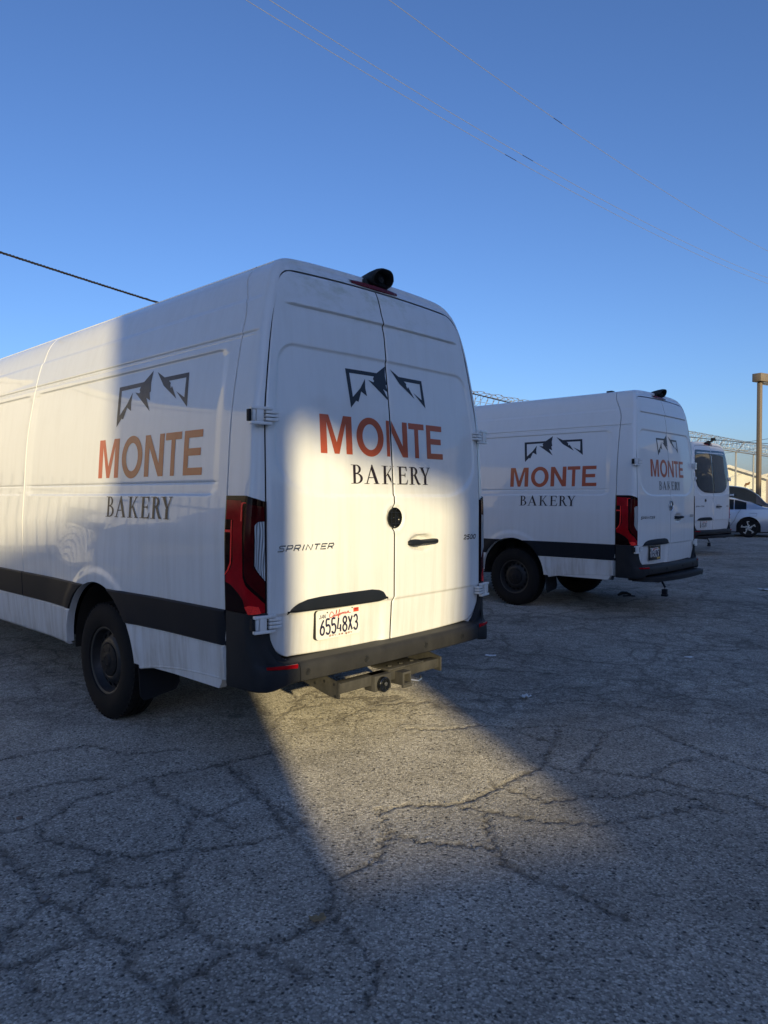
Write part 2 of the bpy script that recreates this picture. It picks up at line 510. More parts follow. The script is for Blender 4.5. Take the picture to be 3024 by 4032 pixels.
RC = .040
def make_body():
    mb = MB()
    zs = graded(.46, 2.45, .028, (1.510, 1.579, 2.311, 2.352, 2.371))
    zs = np.unique(np.r_[zs, np.linspace(2.20, 2.32, 13), np.linspace(1.50, 1.60, 10)])
    za = np.r_[np.linspace(2.462, 2.80, 34), np.linspace(2.805, 2.838, 9)]
    profA = np.stack([Wz(zs), zs], -1)
    profB = np.stack([Wz(za), za], -1)
    xr = np.linspace(.505, 0, 22)[1:]
    profC = np.stack([xr, 2.838 + .012*(1 - (xr/.505)**2)], -1)
    prof = np.concatenate([profA, profB, profC])
    nA, nB, nC = len(profA), len(profB), len(profC)
    # inward normals
    tg = np.gradient(prof, axis=0); tg /= np.linalg.norm(tg, axis=1)[:, None]
    nin = np.stack([-tg[:, 1], tg[:, 0]], -1)
    nin *= np.where(nin[:, 0] > 0, -1, 1)[:, None]
    nin[-1] = (0, -1)
    # door opening outline matched to the profile
    opA = np.stack([xside(np.maximum(zs, ZB))*1.0 + .009, np.maximum(zs, ZB - .02)], -1)
    zc = np.linspace(2.462, ZT, 60)
    curve = [(xside(z) + .009, (zbot(.8) + (z - ZB)/(ZT - ZB)*(ztop(xside(z)) + .004 - zbot(.8)))) for z in zc] 
    curve += [(x, ztop(x) + .009) for x in np.linspace(xside(ZT) - .02, .505, 20)]
    opB = resample(curve, nB)
    opC = np.stack([xr, ztop(xr) + .009], -1)
    op = np.concatenate([opA, opB, opC])
    ys_fix = graded(.42, 6.96, .05, (SEAM, 4.72))
    ca = np.cos(np.linspace(0, math.pi, 26))
    ys_fix = np.unique(np.r_[ys_fix, ARCH_Y + ARCH_R*ca, FRONT_Y + ARCH_R*ca, ARCH_Y + .58*ca, np.linspace(.42, .5, 7)])
    ys_fix = ys_fix[np.r_[True, np.diff(ys_fix) > .0012]]
    fr = []
    N = len(prof)
    cols = []
    x0, z0 = prof[:, 0], prof[:, 1]
    def rear_y(x, z): return yrear(x, np.minimum(z, 2.80)) + np.maximum(0, z - 2.80)*1.2
    z0h = np.maximum(z0, .60)
    px = x0 + nin[:, 0]*RC; pz = z0h + nin[:, 1]*RC
    yc = rear_y(px, pz)
    yo = yrear(op[:, 0], op[:, 1])
    # seal channel
    cols.append(np.stack([op[:, 0], yo + .064, op[:, 1]], -1))
    cols.append(np.stack([op[:, 0], yo + .004, op[:, 1]], -1))
    cols.append(np.stack([op[:, 0]*.96 + px*.04, yo*.96 + yc*.04, op[:, 1]*.96 + pz*.04], -1))
    for k in (.35, .7, .94):
        xx = op[:, 0]*(1-k) + px*k; zz = op[:, 1]*(1-k) + pz*k
        cols.append(np.stack([xx, yo*(1-k) + yc*k, zz], -1))
    for a in np.linspace(0, math.pi/2, 7):
        off = RC*(1 - math.sin(a)); yy = yc + RC*(1 - math.cos(a))
        cols.append(np.stack([x0 + nin[:, 0]*off, yy, z0h + nin[:, 1]*off], -1))
    ybase = yc + RC
    rows = list(np.linspace(0, 1, 12)[1:-1])
    def sidecol(yv):
        sk = side_inset(yv, z0)*(np.arange(N) < nA + nB - 9)
        x = (x0 - sk)
        zz = z0.copy()
        for yca in (ARCH_Y, FRONT_Y):
            dy = yv - yca
            zm = np.where(np.abs(dy) < ARCH_R, ARCH_Z + np.sqrt(np.maximum(0, ARCH_R**2 - dy**2)), .46)
            zm = np.maximum(zm, .46 + .16*sstep(.34, .27, yv))
            sq = zm + (zz - .46)*(1.12 - zm)/(1.12 - .46)
            zz = np.where(zz < 1.12, np.maximum(sq, zz*0 + zm), zz)
        x = np.where(z0 < 1.12, Wz(zz) - side_inset(yv, zz), x)
        return np.stack([x*front_narrow(yv), yv, front_squash(yv, zz)], -1)
    seam_row = []
    for k in rows:
        cols.append(sidecol(ybase*(1-k) + .42*k))
    # the pillar seam lives around y=.25: put tight columns there by adding explicit ones
    for y in ys_fix:
        cols.append(sidecol(np.full(N, y)))
    # pillar seam: insert narrow columns that follow the curved seam
    seamy = .250 + .14*sstep(2.45, 2.83, z0)
    extra = [sidecol(seamy + o) for o in (-.010, -.0064, -.0060, -.0038, 0, .0038, .0060, .0064, .010)]
    head = cols[:13]; rest = cols[13:13+len(rows)]; tail = cols[13+len(rows):]
    lo = [sidecol(ybase*(1-k) + (seamy - .012)*k) for k in (.25, .5, .75)]
    hi = [sidecol((seamy + .012)*(1-k) + .42*k) for k in (.2, .4, .6, .8)]
    cols = head + lo + extra + hi + tail
    P = np.stack(cols, 1)
    # lip folded inwards along the lower edge and arches
    low = P[:1].copy(); low[:, :, 0] -= .045
    low[0, :13] = P[0, :13]; low[0, :13, 1] += .03
    P = np.concatenate([low, P], 0)
    L = P.copy(); L[:, :, 0] *= -1
    mb.grid(P, flip=False); mb.grid(L, flip=True)
    # nose cap
    return mb

def weld(o, d=.0004):
    bm = bmesh.new(); bm.from_mesh(o.data)
    bmesh.ops.remove_doubles(bm, verts=bm.verts, dist=d)
    bmesh.ops.recalc_face_normals(bm, faces=bm.faces)
    bm.to_mesh(o.data); bm.free()
    o.data.polygons.foreach_set('use_smooth', [True]*len(o.data.polygons))
    o.data.set_sharp_from_angle(angle=R_(38))

# ------------------------------------------------------------------ flat print on curved skins
def tess(loops):
    """outer loop plus holes -> verts2d, tris"""
    flat = [p for l in loops for p in l]
    tri = tessellate_polygon([[Vector((p[0], p[1], 0)) for p in l] for l in loops])
    return flat, [tuple(t) for t in tri]

def cut_poly(loops, ca, cb, step=.05, drop=None):
    """triangulate and slice so the piece follows a curved skin"""
    v, t = tess(loops)
    bm = bmesh.new()
    bv = [bm.verts.new((p[0], p[1], 0)) for p in v]
    for f in t:
        try: bm.faces.new([bv[i] for i in f])
        except ValueError: pass
    a0, a1 = min(p[0] for p in v), max(p[0] for p in v)
    b0, b1 = min(p[1] for p in v), max(p[1] for p in v)
    for lo, hi, no in ((a0, a1, (1, 0, 0)), (b0, b1, (0, 1, 0))):
        q = math.ceil(lo/step)*step
        while q < hi:
            bmesh.ops.bisect_plane(bm, geom=list(bm.verts)+list(bm.edges)+list(bm.faces), plane_co=(q*no[0], q*no[1], 0), plane_no=no, dist=1e-6)
            q += step
    if drop is not None:
        for q in drop:
            bmesh.ops.bisect_plane(bm, geom=list(bm.verts)+list(bm.edges)+list(bm.faces), plane_co=(q, 0, 0), plane_no=(1, 0, 0), dist=1e-6)
        kill = [f for f in bm.faces if drop[0] < f.calc_center_median().x < drop[1]]
        bmesh.ops.delete(bm, geom=kill, context='FACES')
    bm.verts.index_update()
    V = [(x.co.x, x.co.y) for x in bm.verts]; F = [[q.index for q in f.verts] for f in bm.faces]
    bm.free()
    return V, F

def print_on(mb, shapes, fn, off=.0012, step=.05, drop=None):
    for i, loops in enumerate(shapes):
        V, F = cut_poly(loops, None, None, step, drop)
        mb.add([fn(a, b, off + i*.00012) for a, b in V], F)

def ellipse(cx, cy, rx, ry, n=36, a0=0, a1=360):
    return [(cx + rx*math.cos(R_(a0 + (a1-a0)*k/(n if a1-a0 == 360 else n-1))), cy + ry*math.sin(R_(a0 + (a1-a0)*k/(n if a1-a0 == 360 else n-1)))) for k in range(n)]

def fit(shapes, box):
    x0, x1, y0, y1 = box
    return [[[(x0 + p[0]*(x1-x0), y0 + p[1]*(y1-y0)) for p in l] for l in s] for s in shapes]

def sans(ch):
    if ch == 'M': return [[[(0, 0), (0, 1), (.27, 1), (.5, .30), (.73, 1), (1, 1), (1, 0), (.80, 0), (.80, .80), (.575, 0), (.425, 0), (.20, .80), (.20, 0)]]]
    if ch == 'O': return [[ellipse(.5, .5, .5, .53), ellipse(.5, .5, .285, .35)[::-1]]]
    if ch == 'N': return [[[(0, 0), (0, 1), (.255, 1), (.76, .31), (.76, 1), (1, 1), (1, 0), (.745, 0), (.24, .69), (.24, 0)]]]
    if ch == 'T': return [[[(0, 1), (1, 1), (1, .83), (.625, .83), (.625, 0), (.375, 0), (.375, .83), (0, .83)]]]
    if ch == 'E': return [[[(0, 0), (0, 1), (.97, 1), (.97, .835), (.25, .835), (.25, .60), (.90, .60), (.90, .435), (.25, .435), (.25, .165), (1, .165), (1, 0)]]]

def slab(x0, x1, y, h=.045, br=.05):
    """small serif bar with bracket"""
    return None

def serif(ch):
    s = .028
    def foot(x0, x1, y0, up):  # thin serif with slight bracket
        d = s if up else -s
        return [[(x0, y0), (x1, y0), (x1, y0 + d), (x0, y0 + d)]]
    if ch == 'B':
        return [[[(.20, 0), (.20, 1), (.40, 1), (.40, 0)]], foot(.02, .44, 0, 1), foot(.02, .44, 1, 0),
                [[(.38, 1)] + ellipse(.46, .765, .36, .235, 18, 90, -90) + [(.38, .53), (.38, .575)] + ellipse(.44, .765, .20, .19, 18, -90, 90) + [(.38, .955)]],
                [[(.38, .555)] + ellipse(.46, .278, .50, .278, 20, 90, -90) + [(.38, 0), (.38, .045)] + ellipse(.45, .278, .31, .232, 20, -90, 90) + [(.38, .51)]]]
    if ch == 'A':
        return [[[(.47, 1.03), (.54, 1.03), (.93, .02), (.73, .02), (.44, .80)]], [[(.47, .98), (.49, .86), (.20, .02), (.125, .02)]],
                [[(.27, .36), (.60, .36), (.60, .315), (.27, .315)]], foot(0, .32, 0, 1), foot(.60, 1.0, 0, 1)]
    if ch == 'K':
        return [[[(.16, 0), (.16, 1), (.34, 1), (.34, 0)]], foot(0, .48, 0, 1), foot(0, .48, 1, 0),
                [[(.33, .46), (.76, .98), (.84, .98), (.43, .50), (.33, .40)]], [[(.40, .555), (.52, .575), (.90, .06), (1.0, .02), (.76, .02)]],
                foot(.62, .95, 1, 0), foot(.70, 1.04, 0, 1)]
    if ch == 'E':
        return [[[(.18, 0), (.18, 1), (.38, 1), (.38, 0)]], foot(0, .42, 0, 1), foot(0, .42, 1, 0),
                [[(.38, 1), (.88, 1), (.90, .76), (.86, .76), (.78, .93), (.68, .952), (.38, .952)]],
                [[(.38, .545), (.68, .545), (.73, .64), (.76, .64), (.76, .40), (.73, .40), (.68, .495), (.38, .495)]],
                [[(.38, 0), (.92, 0), (1.0, .27), (.96, .27), (.84, .075), (.72, .048), (.38, .048)]]]
    if ch == 'R':
        return [[[(.16, 0), (.16, 1), (.34, 1), (.34, 0)]], foot(0, .46, 0, 1), foot(0, .44, 1, 0),
                [[(.32, 1)] + ellipse(.38, .755, .36, .245, 18, 90, -90) + [(.32, .51), (.32, .555)] + ellipse(.37, .755, .20, .20, 18, -90, 90) + [(.32, .955)]],
                [[(.42, .52), (.60, .54), (.86, .12), (1.02, .03), (1.0, 0), (.80, 0), (.72, .06)]]]
    if ch == 'Y':
        return [[[(.12, .98), (.34, .98), (.62, .42), (.52, .38)]], [[(.50, .42), (.82, .98), (.89, .98), (.60, .44)]],
                [[(.43, 0), (.43, .46), (.62, .46), (.62, 0)]], foot(0, .44, 1, 0), foot(.68, 1.0, 1, 0), foot(.30, .76, 0, 1)]

MT_L = [(-.344, 2.235), (-.089, 2.237), (-.01, 2.288), (-.017, 2.226), (-.007, 2.178), (-.017, 2.172), (-.002, 2.129), (-.042, 2.147), (.009, 2.071), (-.164, 2.188), (-.121, 2.179), (-.114, 2.187), (-.124, 2.197), (-.115, 2.214), (-.314, 2.212), (-.298, 2.074), (-.234, 2.131), (-.19, 2.192), (-.193, 2.135), (-.183, 2.089), (-.229, 2.112), (-.256, 2.049), (-.274, 2.054), (-.318, 2.01)]
MT_R = [(.031, 2.276), (.108, 2.238), (.327, 2.237), (.348, 2.064), (.236, 2.152), (.315, 2.114), (.307, 2.214), (.154, 2.215), (.175, 2.201), (.172, 2.193), (.182, 2.173), (.19, 2.184), (.245, 2.114), (.111, 2.194)]
MONTE = [('M', -.557, -.321), ('O', -.286, -.062), ('N', -.037, .153), ('T', .166, .316), ('E', .341, .507)]
BAKERY = [('B', -.342, -.244), ('A', -.236, -.110), ('K', -.092, .022), ('E', .043, .143), ('R', .155, .261), ('Y', .252, .362)]

def logo_parts(parent, where):
    drop = None
    if where == 'rear':
        fn = lambda a, b, o: rear_pt(a, b, o)
        monte = [q for c, x0, x1 in MONTE for q in fit(sans(c), (x0, x1, 1.741, 1.957))]
        bake = [q for c, x0, x1 in BAKERY for q in fit(serif(c), (x0, x1, 1.575, 1.684))]
        mt = [[MT_L], [MT_R]]
        drop = (-.0085, .0095)
    else:
        k = 1.19
        fn = lambda a, b, o: side_pt(a, b, o)
        fx = lambda X: 1.152 - (X + .025)*k
        monte = [[[(fx(p[0]), p[1]) for p in l] for l in s] for c, x0, x1 in MONTE for s in fit(sans(c), (x0, x1, 1.622, 1.878))]
        bake = [[[(fx(p[0] - .080), p[1]) for p in l] for l in s] for c, x0, x1 in BAKERY for s in fit(serif(c), (x0, x1, 1.368, 1.500))]
        mt = [[[(.735 + (.338 - p[0])*1.27, 1.955 + (p[1] - 2.01)*k) for p in l]] for l in (MT_L, MT_R)]
    out = []
    for nm, sh, mat in (('mountain_emblem', mt, INK), ('orange_lettering', monte, ORANGE), ('serif_lettering', bake, INKBRN)):
        mb = MB(); print_on(mb, sh, fn, .0012, .04, drop)
        out.append(mb.build(nm, mat, parent, smooth=True))
    return out

# stroke lettering: each glyph is a list of polylines in a unit box
G = {
 '0': [[(.5, 1), (.15, .85), (.05, .5), (.15, .15), (.5, 0), (.85, .15), (.95, .5), (.85, .85), (.5, 1)]],
 '2': [[(.05, .8), (.25, .98), (.7, .98), (.95, .75), (.85, .5), (.05, .02), (1, .02)]],
 '3': [[(.05, .86), (.3, 1), (.7, 1), (.93, .8), (.8, .56), (.45, .52), (.85, .45), (1, .24), (.75, 0), (.3, 0), (.0, .16)]],
 '4': [[(.80, 0), (.80, .52)], [(.35, 1), (.02, .24), (1, .24)]],
 '5': [[(.92, 1), (.12, 1), (.08, .56), (.5, .62), (.9, .5), (.98, .26), (.75, .02), (.3, 0), (.02, .14)]],
 '6': [[(.85, 1), (.35, .68), (.05, .35), (.1, .1), (.4, 0), (.75, .03), (.97, .25), (.85, .48), (.5, .55), (.15, .45)]],
 '7': [[(.02, 1), (.98, 1), (.5, .4), (.35, 0)]],
 '8': [[(.5, .53), (.12, .66), (.1, .88), (.4, 1), (.65, 1), (.92, .86), (.88, .66), (.5, .53), (.05, .36), (.05, .14), (.35, 0), (.68, 0), (.97, .15), (.95, .36), (.5, .53)]],
 '9': [[(.15, 0), (.65, .32), (.95, .65), (.9, .9), (.6, 1), (.25, .97), (.03, .75), (.15, .52), (.5, .45), (.85, .55)]],
 'X': [[(.02, 0), (.98, 1)], [(.98, 0), (.02, 1)]],
 'W': [[(0, 1), (.25, 0), (.5, .8), (.75, 0), (1, 1)]],
 'J': [[(.75, 1), (.75, .2), (.5, 0), (.2, .05), (.05, .25)]],
 'A': [[(0, 0), (.5, 1), (1, 0)], [(.2, .35), (.8, .35)]],
 'N': [[(.05, 0), (.05, 1), (.95, 0), (.95, 1)]],
 'S': [[(1, .96), (.2, .96), (.05, .8), (.15, .58), (.85, .45), (.95, .22), (.8, .04), (0, .04)]],
 'P': [[(.05, 0), (.05, .96), (.85, .96), (.95, .8), (.85, .42), (.1, .42)]],
 'R': [[(.05, 0), (.05, .96), (.85, .96), (.95, .8), (.85, .42), (.1, .42)], [(.5, .42), (.95, 0)]],
 'I': [[(.5, 0), (.5, 1)]],
 'T': [[(0, .96), (1, .96)], [(.5, .96), (.5, 0)]],
 'E': [[(1, .96), (.05, .96), (.05, .04), (1, .04)], [(.05, .5), (.85, .5)]],
 'd': [[(.85, 1), (.85, 0)], [(.85, .5), (.5, .62), (.1, .5), (.1, .12), (.5, 0), (.85, .12)]],
 'm': [[(.05, 0), (.05, .6)], [(.05, .5), (.3, .6), (.5, .45), (.5, 0)], [(.5, .45), (.75, .6), (.95, .45), (.95, 0)]],
 'v': [[(.05, .6), (.5, 0), (.95, .6)]],
 '.': [[(.4, 0), (.6, 0), (.6, .08)]],
 'c': [[(.95, .5), (.5, .6), (.1, .45), (.1, .15), (.5, 0), (.95, .1)]],
 'a': [[(.1, .52), (.5, .6), (.85, .5), (.85, 0)], [(.85, .35), (.3, .32), (.1, .15), (.4, 0), (.85, .12)]],
 'g': [[(.85, .6), (.85, -.15), (.5, -.3), (.1, -.2)], [(.85, .5), (.5, .62), (.1, .5), (.1, .12), (.5, 0), (.85, .12)]],
 'o': [[(.5, .6), (.1, .48), (.1, .12), (.5, 0), (.9, .12), (.9, .48), (.5, .6)]],
}
def smooth_line(pl, k=4):
    if len(pl) < 3: return pl
    out = []
    for i in range(len(pl)-1):
        p0 = pl[max(i-1, 0)]; p1 = pl[i]; p2 = pl[i+1]; p3 = pl[min(i+2, len(pl)-1)]
        for q in range(k):
            t = q/k
            out.append(tuple(.5*(2*p1[d] + (p2[d]-p0[d])*t + (2*p0[d]-5*p1[d]+4*p2[d]-p3[d])*t*t + (-p0[d]+3*p1[d]-3*p2[d]+p3[d])*t**3) for d in (0, 1)))
    out.append(pl[-1]); return out

def ribbon(pl, w):
    n = len(pl); L, Rr = [], []
    for i in range(n):
        a = pl[max(i-1, 0)]; b = pl[min(i+1, n-1)]
        dx, dy = b[0]-a[0], b[1]-a[1]; l = math.hypot(dx, dy) or 1
        nx, ny = -dy/l*w/2, dx/l*w/2
        L.append((pl[i][0]+nx, pl[i][1]+ny)); Rr.append((pl[i][0]-nx, pl[i][1]-ny))
    return L, Rr

def stroke_text(mb, glyphs, fn, w, off=.001, curve=True, slant=0.0):
    """glyphs: list of (char, x0, x1, y0, y1)"""
    k = 0
    for ch, x0, x1, y0, y1 in glyphs:
        for pl in (G[ch] if isinstance(ch, str) else ch):
            q = [(x0 + p[0]*(x1-x0) + slant*(p[1])*(y1-y0), y0 + p[1]*(y1-y0)) for p in pl]
            if curve and len(q) > 3: q = smooth_line(q)
            L, Rr = ribbon(q, w)
            V = [fn(*p, off + k*.00008) for p in L] + [fn(*p, off + k*.00008) for p in Rr]
            n = len(q)
            mb.add(V, [(i, i+1, n+i+1, n+i) for i in range(n-1)])
            k += 1

def row(text, x0, x1, y0, y1, gap=.25, widths=None):
    n = len(text); ws = [(.45 if c in 'I.' else 1.0) for c in text]
    tot = sum(ws) + gap*(n-1); u = (x1-x0)/tot; out = []; x = x0
    for c, w in zip(text, ws):
        out.append((c, x, x + w*u, y0, y1)); x += (w + gap)*u
    return out

SCRIPT = [[(.10, .55), (.05, .80), (-.02, .92), (-.10, .80), (-.17, .45), (-.16, .12), (-.08, .02), (.02, .15), (.09, .32), (.15, .40), (.10, .38), (.06, .2), (.10, .10), (.16, .22), (.18, .42), (.18, .2), (.22, .15), (.30, .55), (.34, 1.02), (.31, 1.0), (.28, .5), (.29, .2), (.34, .25), (.38, .48), (.38, .25), (.42, .22), (.50, .6), (.55, 1.05), (.52, 1.0), (.46, .3), (.42, -.2), (.44, -.18), (.49, .2), (.55, .45), (.60, .50), (.55, .48), (.53, .28), (.58, .22), (.63, .4), (.62, .5), (.68, .48), (.71, .55), (.70, .3), (.74, .5), (.79, .58), (.80, .32), (.84, .52), (.89, .6), (.90, .36), (.95, .4), (.99, .62), (.99, .38), (1.03, .36), (1.12, .62), (1.18, .65), (1.12, .62), (1.08, .45), (1.12, .38), (1.18, .5), (1.21, .66), (1.20, .42), (1.26, .36), (1.36, .38)]]

# ------------------------------------------------------------------ corner path for lamps and bumper
def corner_path(z, n=60):
    W = float(Wz(z)); xs_, ys_ = [], []
    yc = float(yrear(W - RC, z)) + RC
    for y in np.linspace(.246, yc, 16)[:-1]: xs_.append(-W); ys_.append(y)
    for a in np.linspace(0, math.pi/2, 16):
        xs_.append(-W + RC*(1-math.cos(a))); ys_.append(yc - RC*math.sin(a))
    x_end = -(XE + .006)
    for t in np.linspace(0, 1, 14)[1:]:
        x = -W + RC + t*(x_end + W - RC); xs_.append(x); ys_.append(float(yrear(x, z)) if abs(x) < W-RC else ys_[-1])
    p = np.stack([xs_, ys_], -1)
    return p

CACHE = {}
def cs(s, z, out):
    kz = round(float(z), 3)
    if kz not in CACHE:
        p = corner_path(kz)
        d = np.r_[0, np.cumsum(np.linalg.norm(np.diff(p, axis=0), axis=1))]
        t = np.gradient(p, axis=0); nrm = np.stack([t[:, 1], -t[:, 0]], -1); nrm /= np.linalg.norm(nrm, axis=1)[:, None] + 1e-9
        CACHE[kz] = (p, d/d[-1], nrm)
    p, d, nrm = CACHE[kz]
    x = np.interp(s, d, p[:, 0]); y = np.interp(s, d, p[:, 1])
    nx = np.interp(s, d, nrm[:, 0]); ny = np.interp(s, d, nrm[:, 1])
    return (x + nx*out, y + ny*out, kz)

def lamp_uv(u, v):
    z = 1.505 - (v - 190)/1710*.603
    l = np.interp(v, [190, 700, 1000, 1900], [160, 150, 118, 125]); r = np.interp(v, [190, 1900], [750, 803]); c = 522
    s = .66*(u - l)/(c - l) if u < c else .66 + .34*(u - c)/(r - c)
    return (min(max(s, .002), .998), z)

def tail_lamp(parent, mirror=False):
    sg = -1 if mirror else 1
    fl = lambda p: (p[0]*sg, p[1], p[2])
    mb = MB()
    ss = np.linspace(0, 1, 40); zz = np.linspace(.905, 1.0, 24)
    P = np.array([[fl(cs(s, .903 + t*((1.507 - .030*sstep(.6, 1, s)) - .903), .011 - .004*max(0, 1 - min(s, 1-s)/.03))) for t in np.linspace(0, 1, 30)] for s in ss])
    mb.grid(P, skirt=lambda p: (.03*(1 if p[0] < 0 else -1), .02, 0), flip=mirror)
    lamp = mb.build('tail_lamp', LENS_DK, parent)
    def piece(name, px, mat, off):
        loops = [[lamp_uv(*q) for q in px]]
        V, F = cut_poly(loops, None, None, .04)
        m2 = MB(); m2.add([fl(cs(a, b, off)) for a, b in V], F)
        return m2.build(name, mat, lamp)
    piece('deep_red_lens', [(535, 310), (725, 350), (740, 560), (650, 560), (606, 620), (604, 1210), (640, 1290), (765, 1440), (775, 1700), (620, 1560), (530, 1440), (500, 1330), (500, 420)], LENS_DR, .0118)
    piece('red_lens', [(190, 245), (430, 258), (468, 300), (470, 1370), (520, 1500), (620, 1620), (770, 1760), (778, 1890), (540, 1905), (470, 1700), (380, 1600), (250, 1500), (160, 1470), (152, 1390), (255, 1250), (292, 1150), (306, 540), (185, 535)], LENS_RED, .0122)
    piece('bright_light_guide', [(274, 545), (294, 545), (290, 800), (264, 1180), (218, 1290), (140, 1378), (140, 1352), (190, 1280), (238, 1170), (266, 800)], LENS_HOT, .0128)
    piece('light_guide_bar', [(176, 690), (268, 690), (268, 726), (176, 726)], LENS_HOT, .0126)
    piece('top_light_guide', [(440, 300), (465, 280), (522, 283), (522, 297), (480, 300), (462, 330), (462, 560), (432, 560)], LENS_HOT, .0127)
    piece('reversing_lens', [(612, 620), (630, 585), (655, 566), (742, 562), (768, 1425), (640, 1270), (612, 1200)], LENS_CLR, .0126)
    piece('lower_reflector', [(500, 1805), (560, 1775), (680, 1800), (722, 1898), (550, 1908)], LENS_HOT, .0130)
    return lamp

# ------------------------------------------------------------------ small van fittings
def hinge(parent, sgn, z):
    """white three-finger hinge over the door gap"""
    mb = MB()
    x0 = XE + .001
    yb = float(yrear(.90, z))
    sl = .34
    def bx(a0, a1, d0, d1, z0, z1, bev=.003):
        # a: from gap outwards (negative = onto the pillar), slightly raked round the corner
        M = Matrix.Translation((sgn*x0, yb - .002, z)) @ Matrix.Rotation(sgn*math.atan(sl)*.6, 4, 'Z') @ Matrix.Scale(-sgn, 4, (1, 0, 0))
        mb.box(a0, a1, d0, d1, z0, z1, bev, M)
    bx(-.088, .032, -.032, -.004, .029, .045); bx(-.090, .028, -.032, -.004, -.047, -.031)
    bx(-.060, -.020, -.030, -.010, -.046, .044)
    bx(-.080, -.062, -.030, -.006, -.030, .030, .008)
    for (a, b) in ((.012, .027), (-.006, .008), (-.026, -.010)): bx(-.006, .068, -.028, .012, a, b)
    o = mb.build('hinge', SILL, parent)
    m2 = MB(); M = Matrix.Translation((sgn*x0, yb - .002, z)) @ Matrix.Rotation(sgn*math.atan(sl)*.6, 4, 'Z') @ Matrix.Scale(-sgn, 4, (1, 0, 0))
    m2.box(-.098, -.083, -.020, .01, -.030, .030, .002, M); m2.build('hinge_dark_block', DARK, o)  # plain dark block at the outer end of the hinge
    return o

def wheel(parent, x, y, mirror=1, spare=False):
    """x: outer sidewall plane, mirror +1 for the right side"""
    e = empty('wheel', (x, y, 0)); e.parent = parent
    s = mirror  # outward = +s
    Rt, Wd = .392, .235
    t = MB()
    prof = [(-.03, .225), (-.012, .235), (-.004, .262), (0, .30), (-.004, .335), (-.014, .362), (-.028, .381), (-.045, .3885)]
    gx = [-.06, -.075, -.078, -.086, -.089, -.112, -.115, -.123, -.126, -.150, -.153, -.161, -.164, -.180]
    gr = [Rt, Rt, Rt-.010, Rt-.010, Rt, Rt, Rt-.010, Rt-.010, Rt, Rt, Rt-.010, Rt-.010, Rt, Rt]
    prof += list(zip(gx, gr)) + [(-.195, .3885), (-.215, .372), (-.232, .33), (-.235, .28), (-.22, .235), (-.20, .225)]
    t.lathe([(a*s, r) for a, r in prof], 72, cz=.392)
    # shoulder blocks
    for k in range(60):
        a = 2*math.pi*k/60
        M = Matrix.Translation((0, 0, .392)) @ Matrix.Rotation(a, 4, 'X')
        t.box(min(-.052*s, -.026*s), max(-.052*s, -.026*s), -.012, .010, .378, .3915, 0, M)
    t.build('tyre', RUBBER, e)
    r = MB()
    n = 96
    rp = [(-.028, .228), (-.022, .222), (-.026, .212), (-.060, .205), (-.075, .196), (-.074, .187), (-.072, .178), (-.068, .168), (-.064, .160), (-.054, .148), (-.046, .135), (-.044, .118), (-.050, .108)]
    def skip(i, k):
        q = k % 6
        return (i == 5 and q in (2, 3)) or (i == 6 and q in (1, 2, 3, 4)) or (i == 7 and q in (2, 3))
    r.lathe([(a*s, rr) for a, rr in rp], n, cz=.392, skip=skip)
    r.mat(1); r.lathe([(a*s, rr) for a, rr in ((-.0225, .2285), (-.0205, .226), (-.0205, .2215), (-.024, .216))], n, cz=.392)
    r.mat(2); r.lathe([(-.10*s, .21), (-.10*s, .02)], 48, cz=.392)
    r.build('rim', [RIM, RIMLIP, DARK], e)
    h = MB()
    h.lathe([(a*s, rr) for a, rr in ((-.052, .110), (-.040, .108), (-.036, .100), (-.034, .060), (-.030, .044), (-.026, .040), (-.024, .030), (-.027, .026), (-.026, .001))], 48, cz=.392)
    h.mat(1)
    for k in range(6):
        a = 2*math.pi*k/6 + .3
        M = Matrix.Translation((0, 0, .392)) @ Matrix.Rotation(a, 4, 'X')
        h.box(min(-.037*s, -.0325*s), max(-.037*s, -.0325*s), -.006, .006, .064, .094, .002, M)
    h.build('hub_cap', [HUB, DARK], e)
    return e

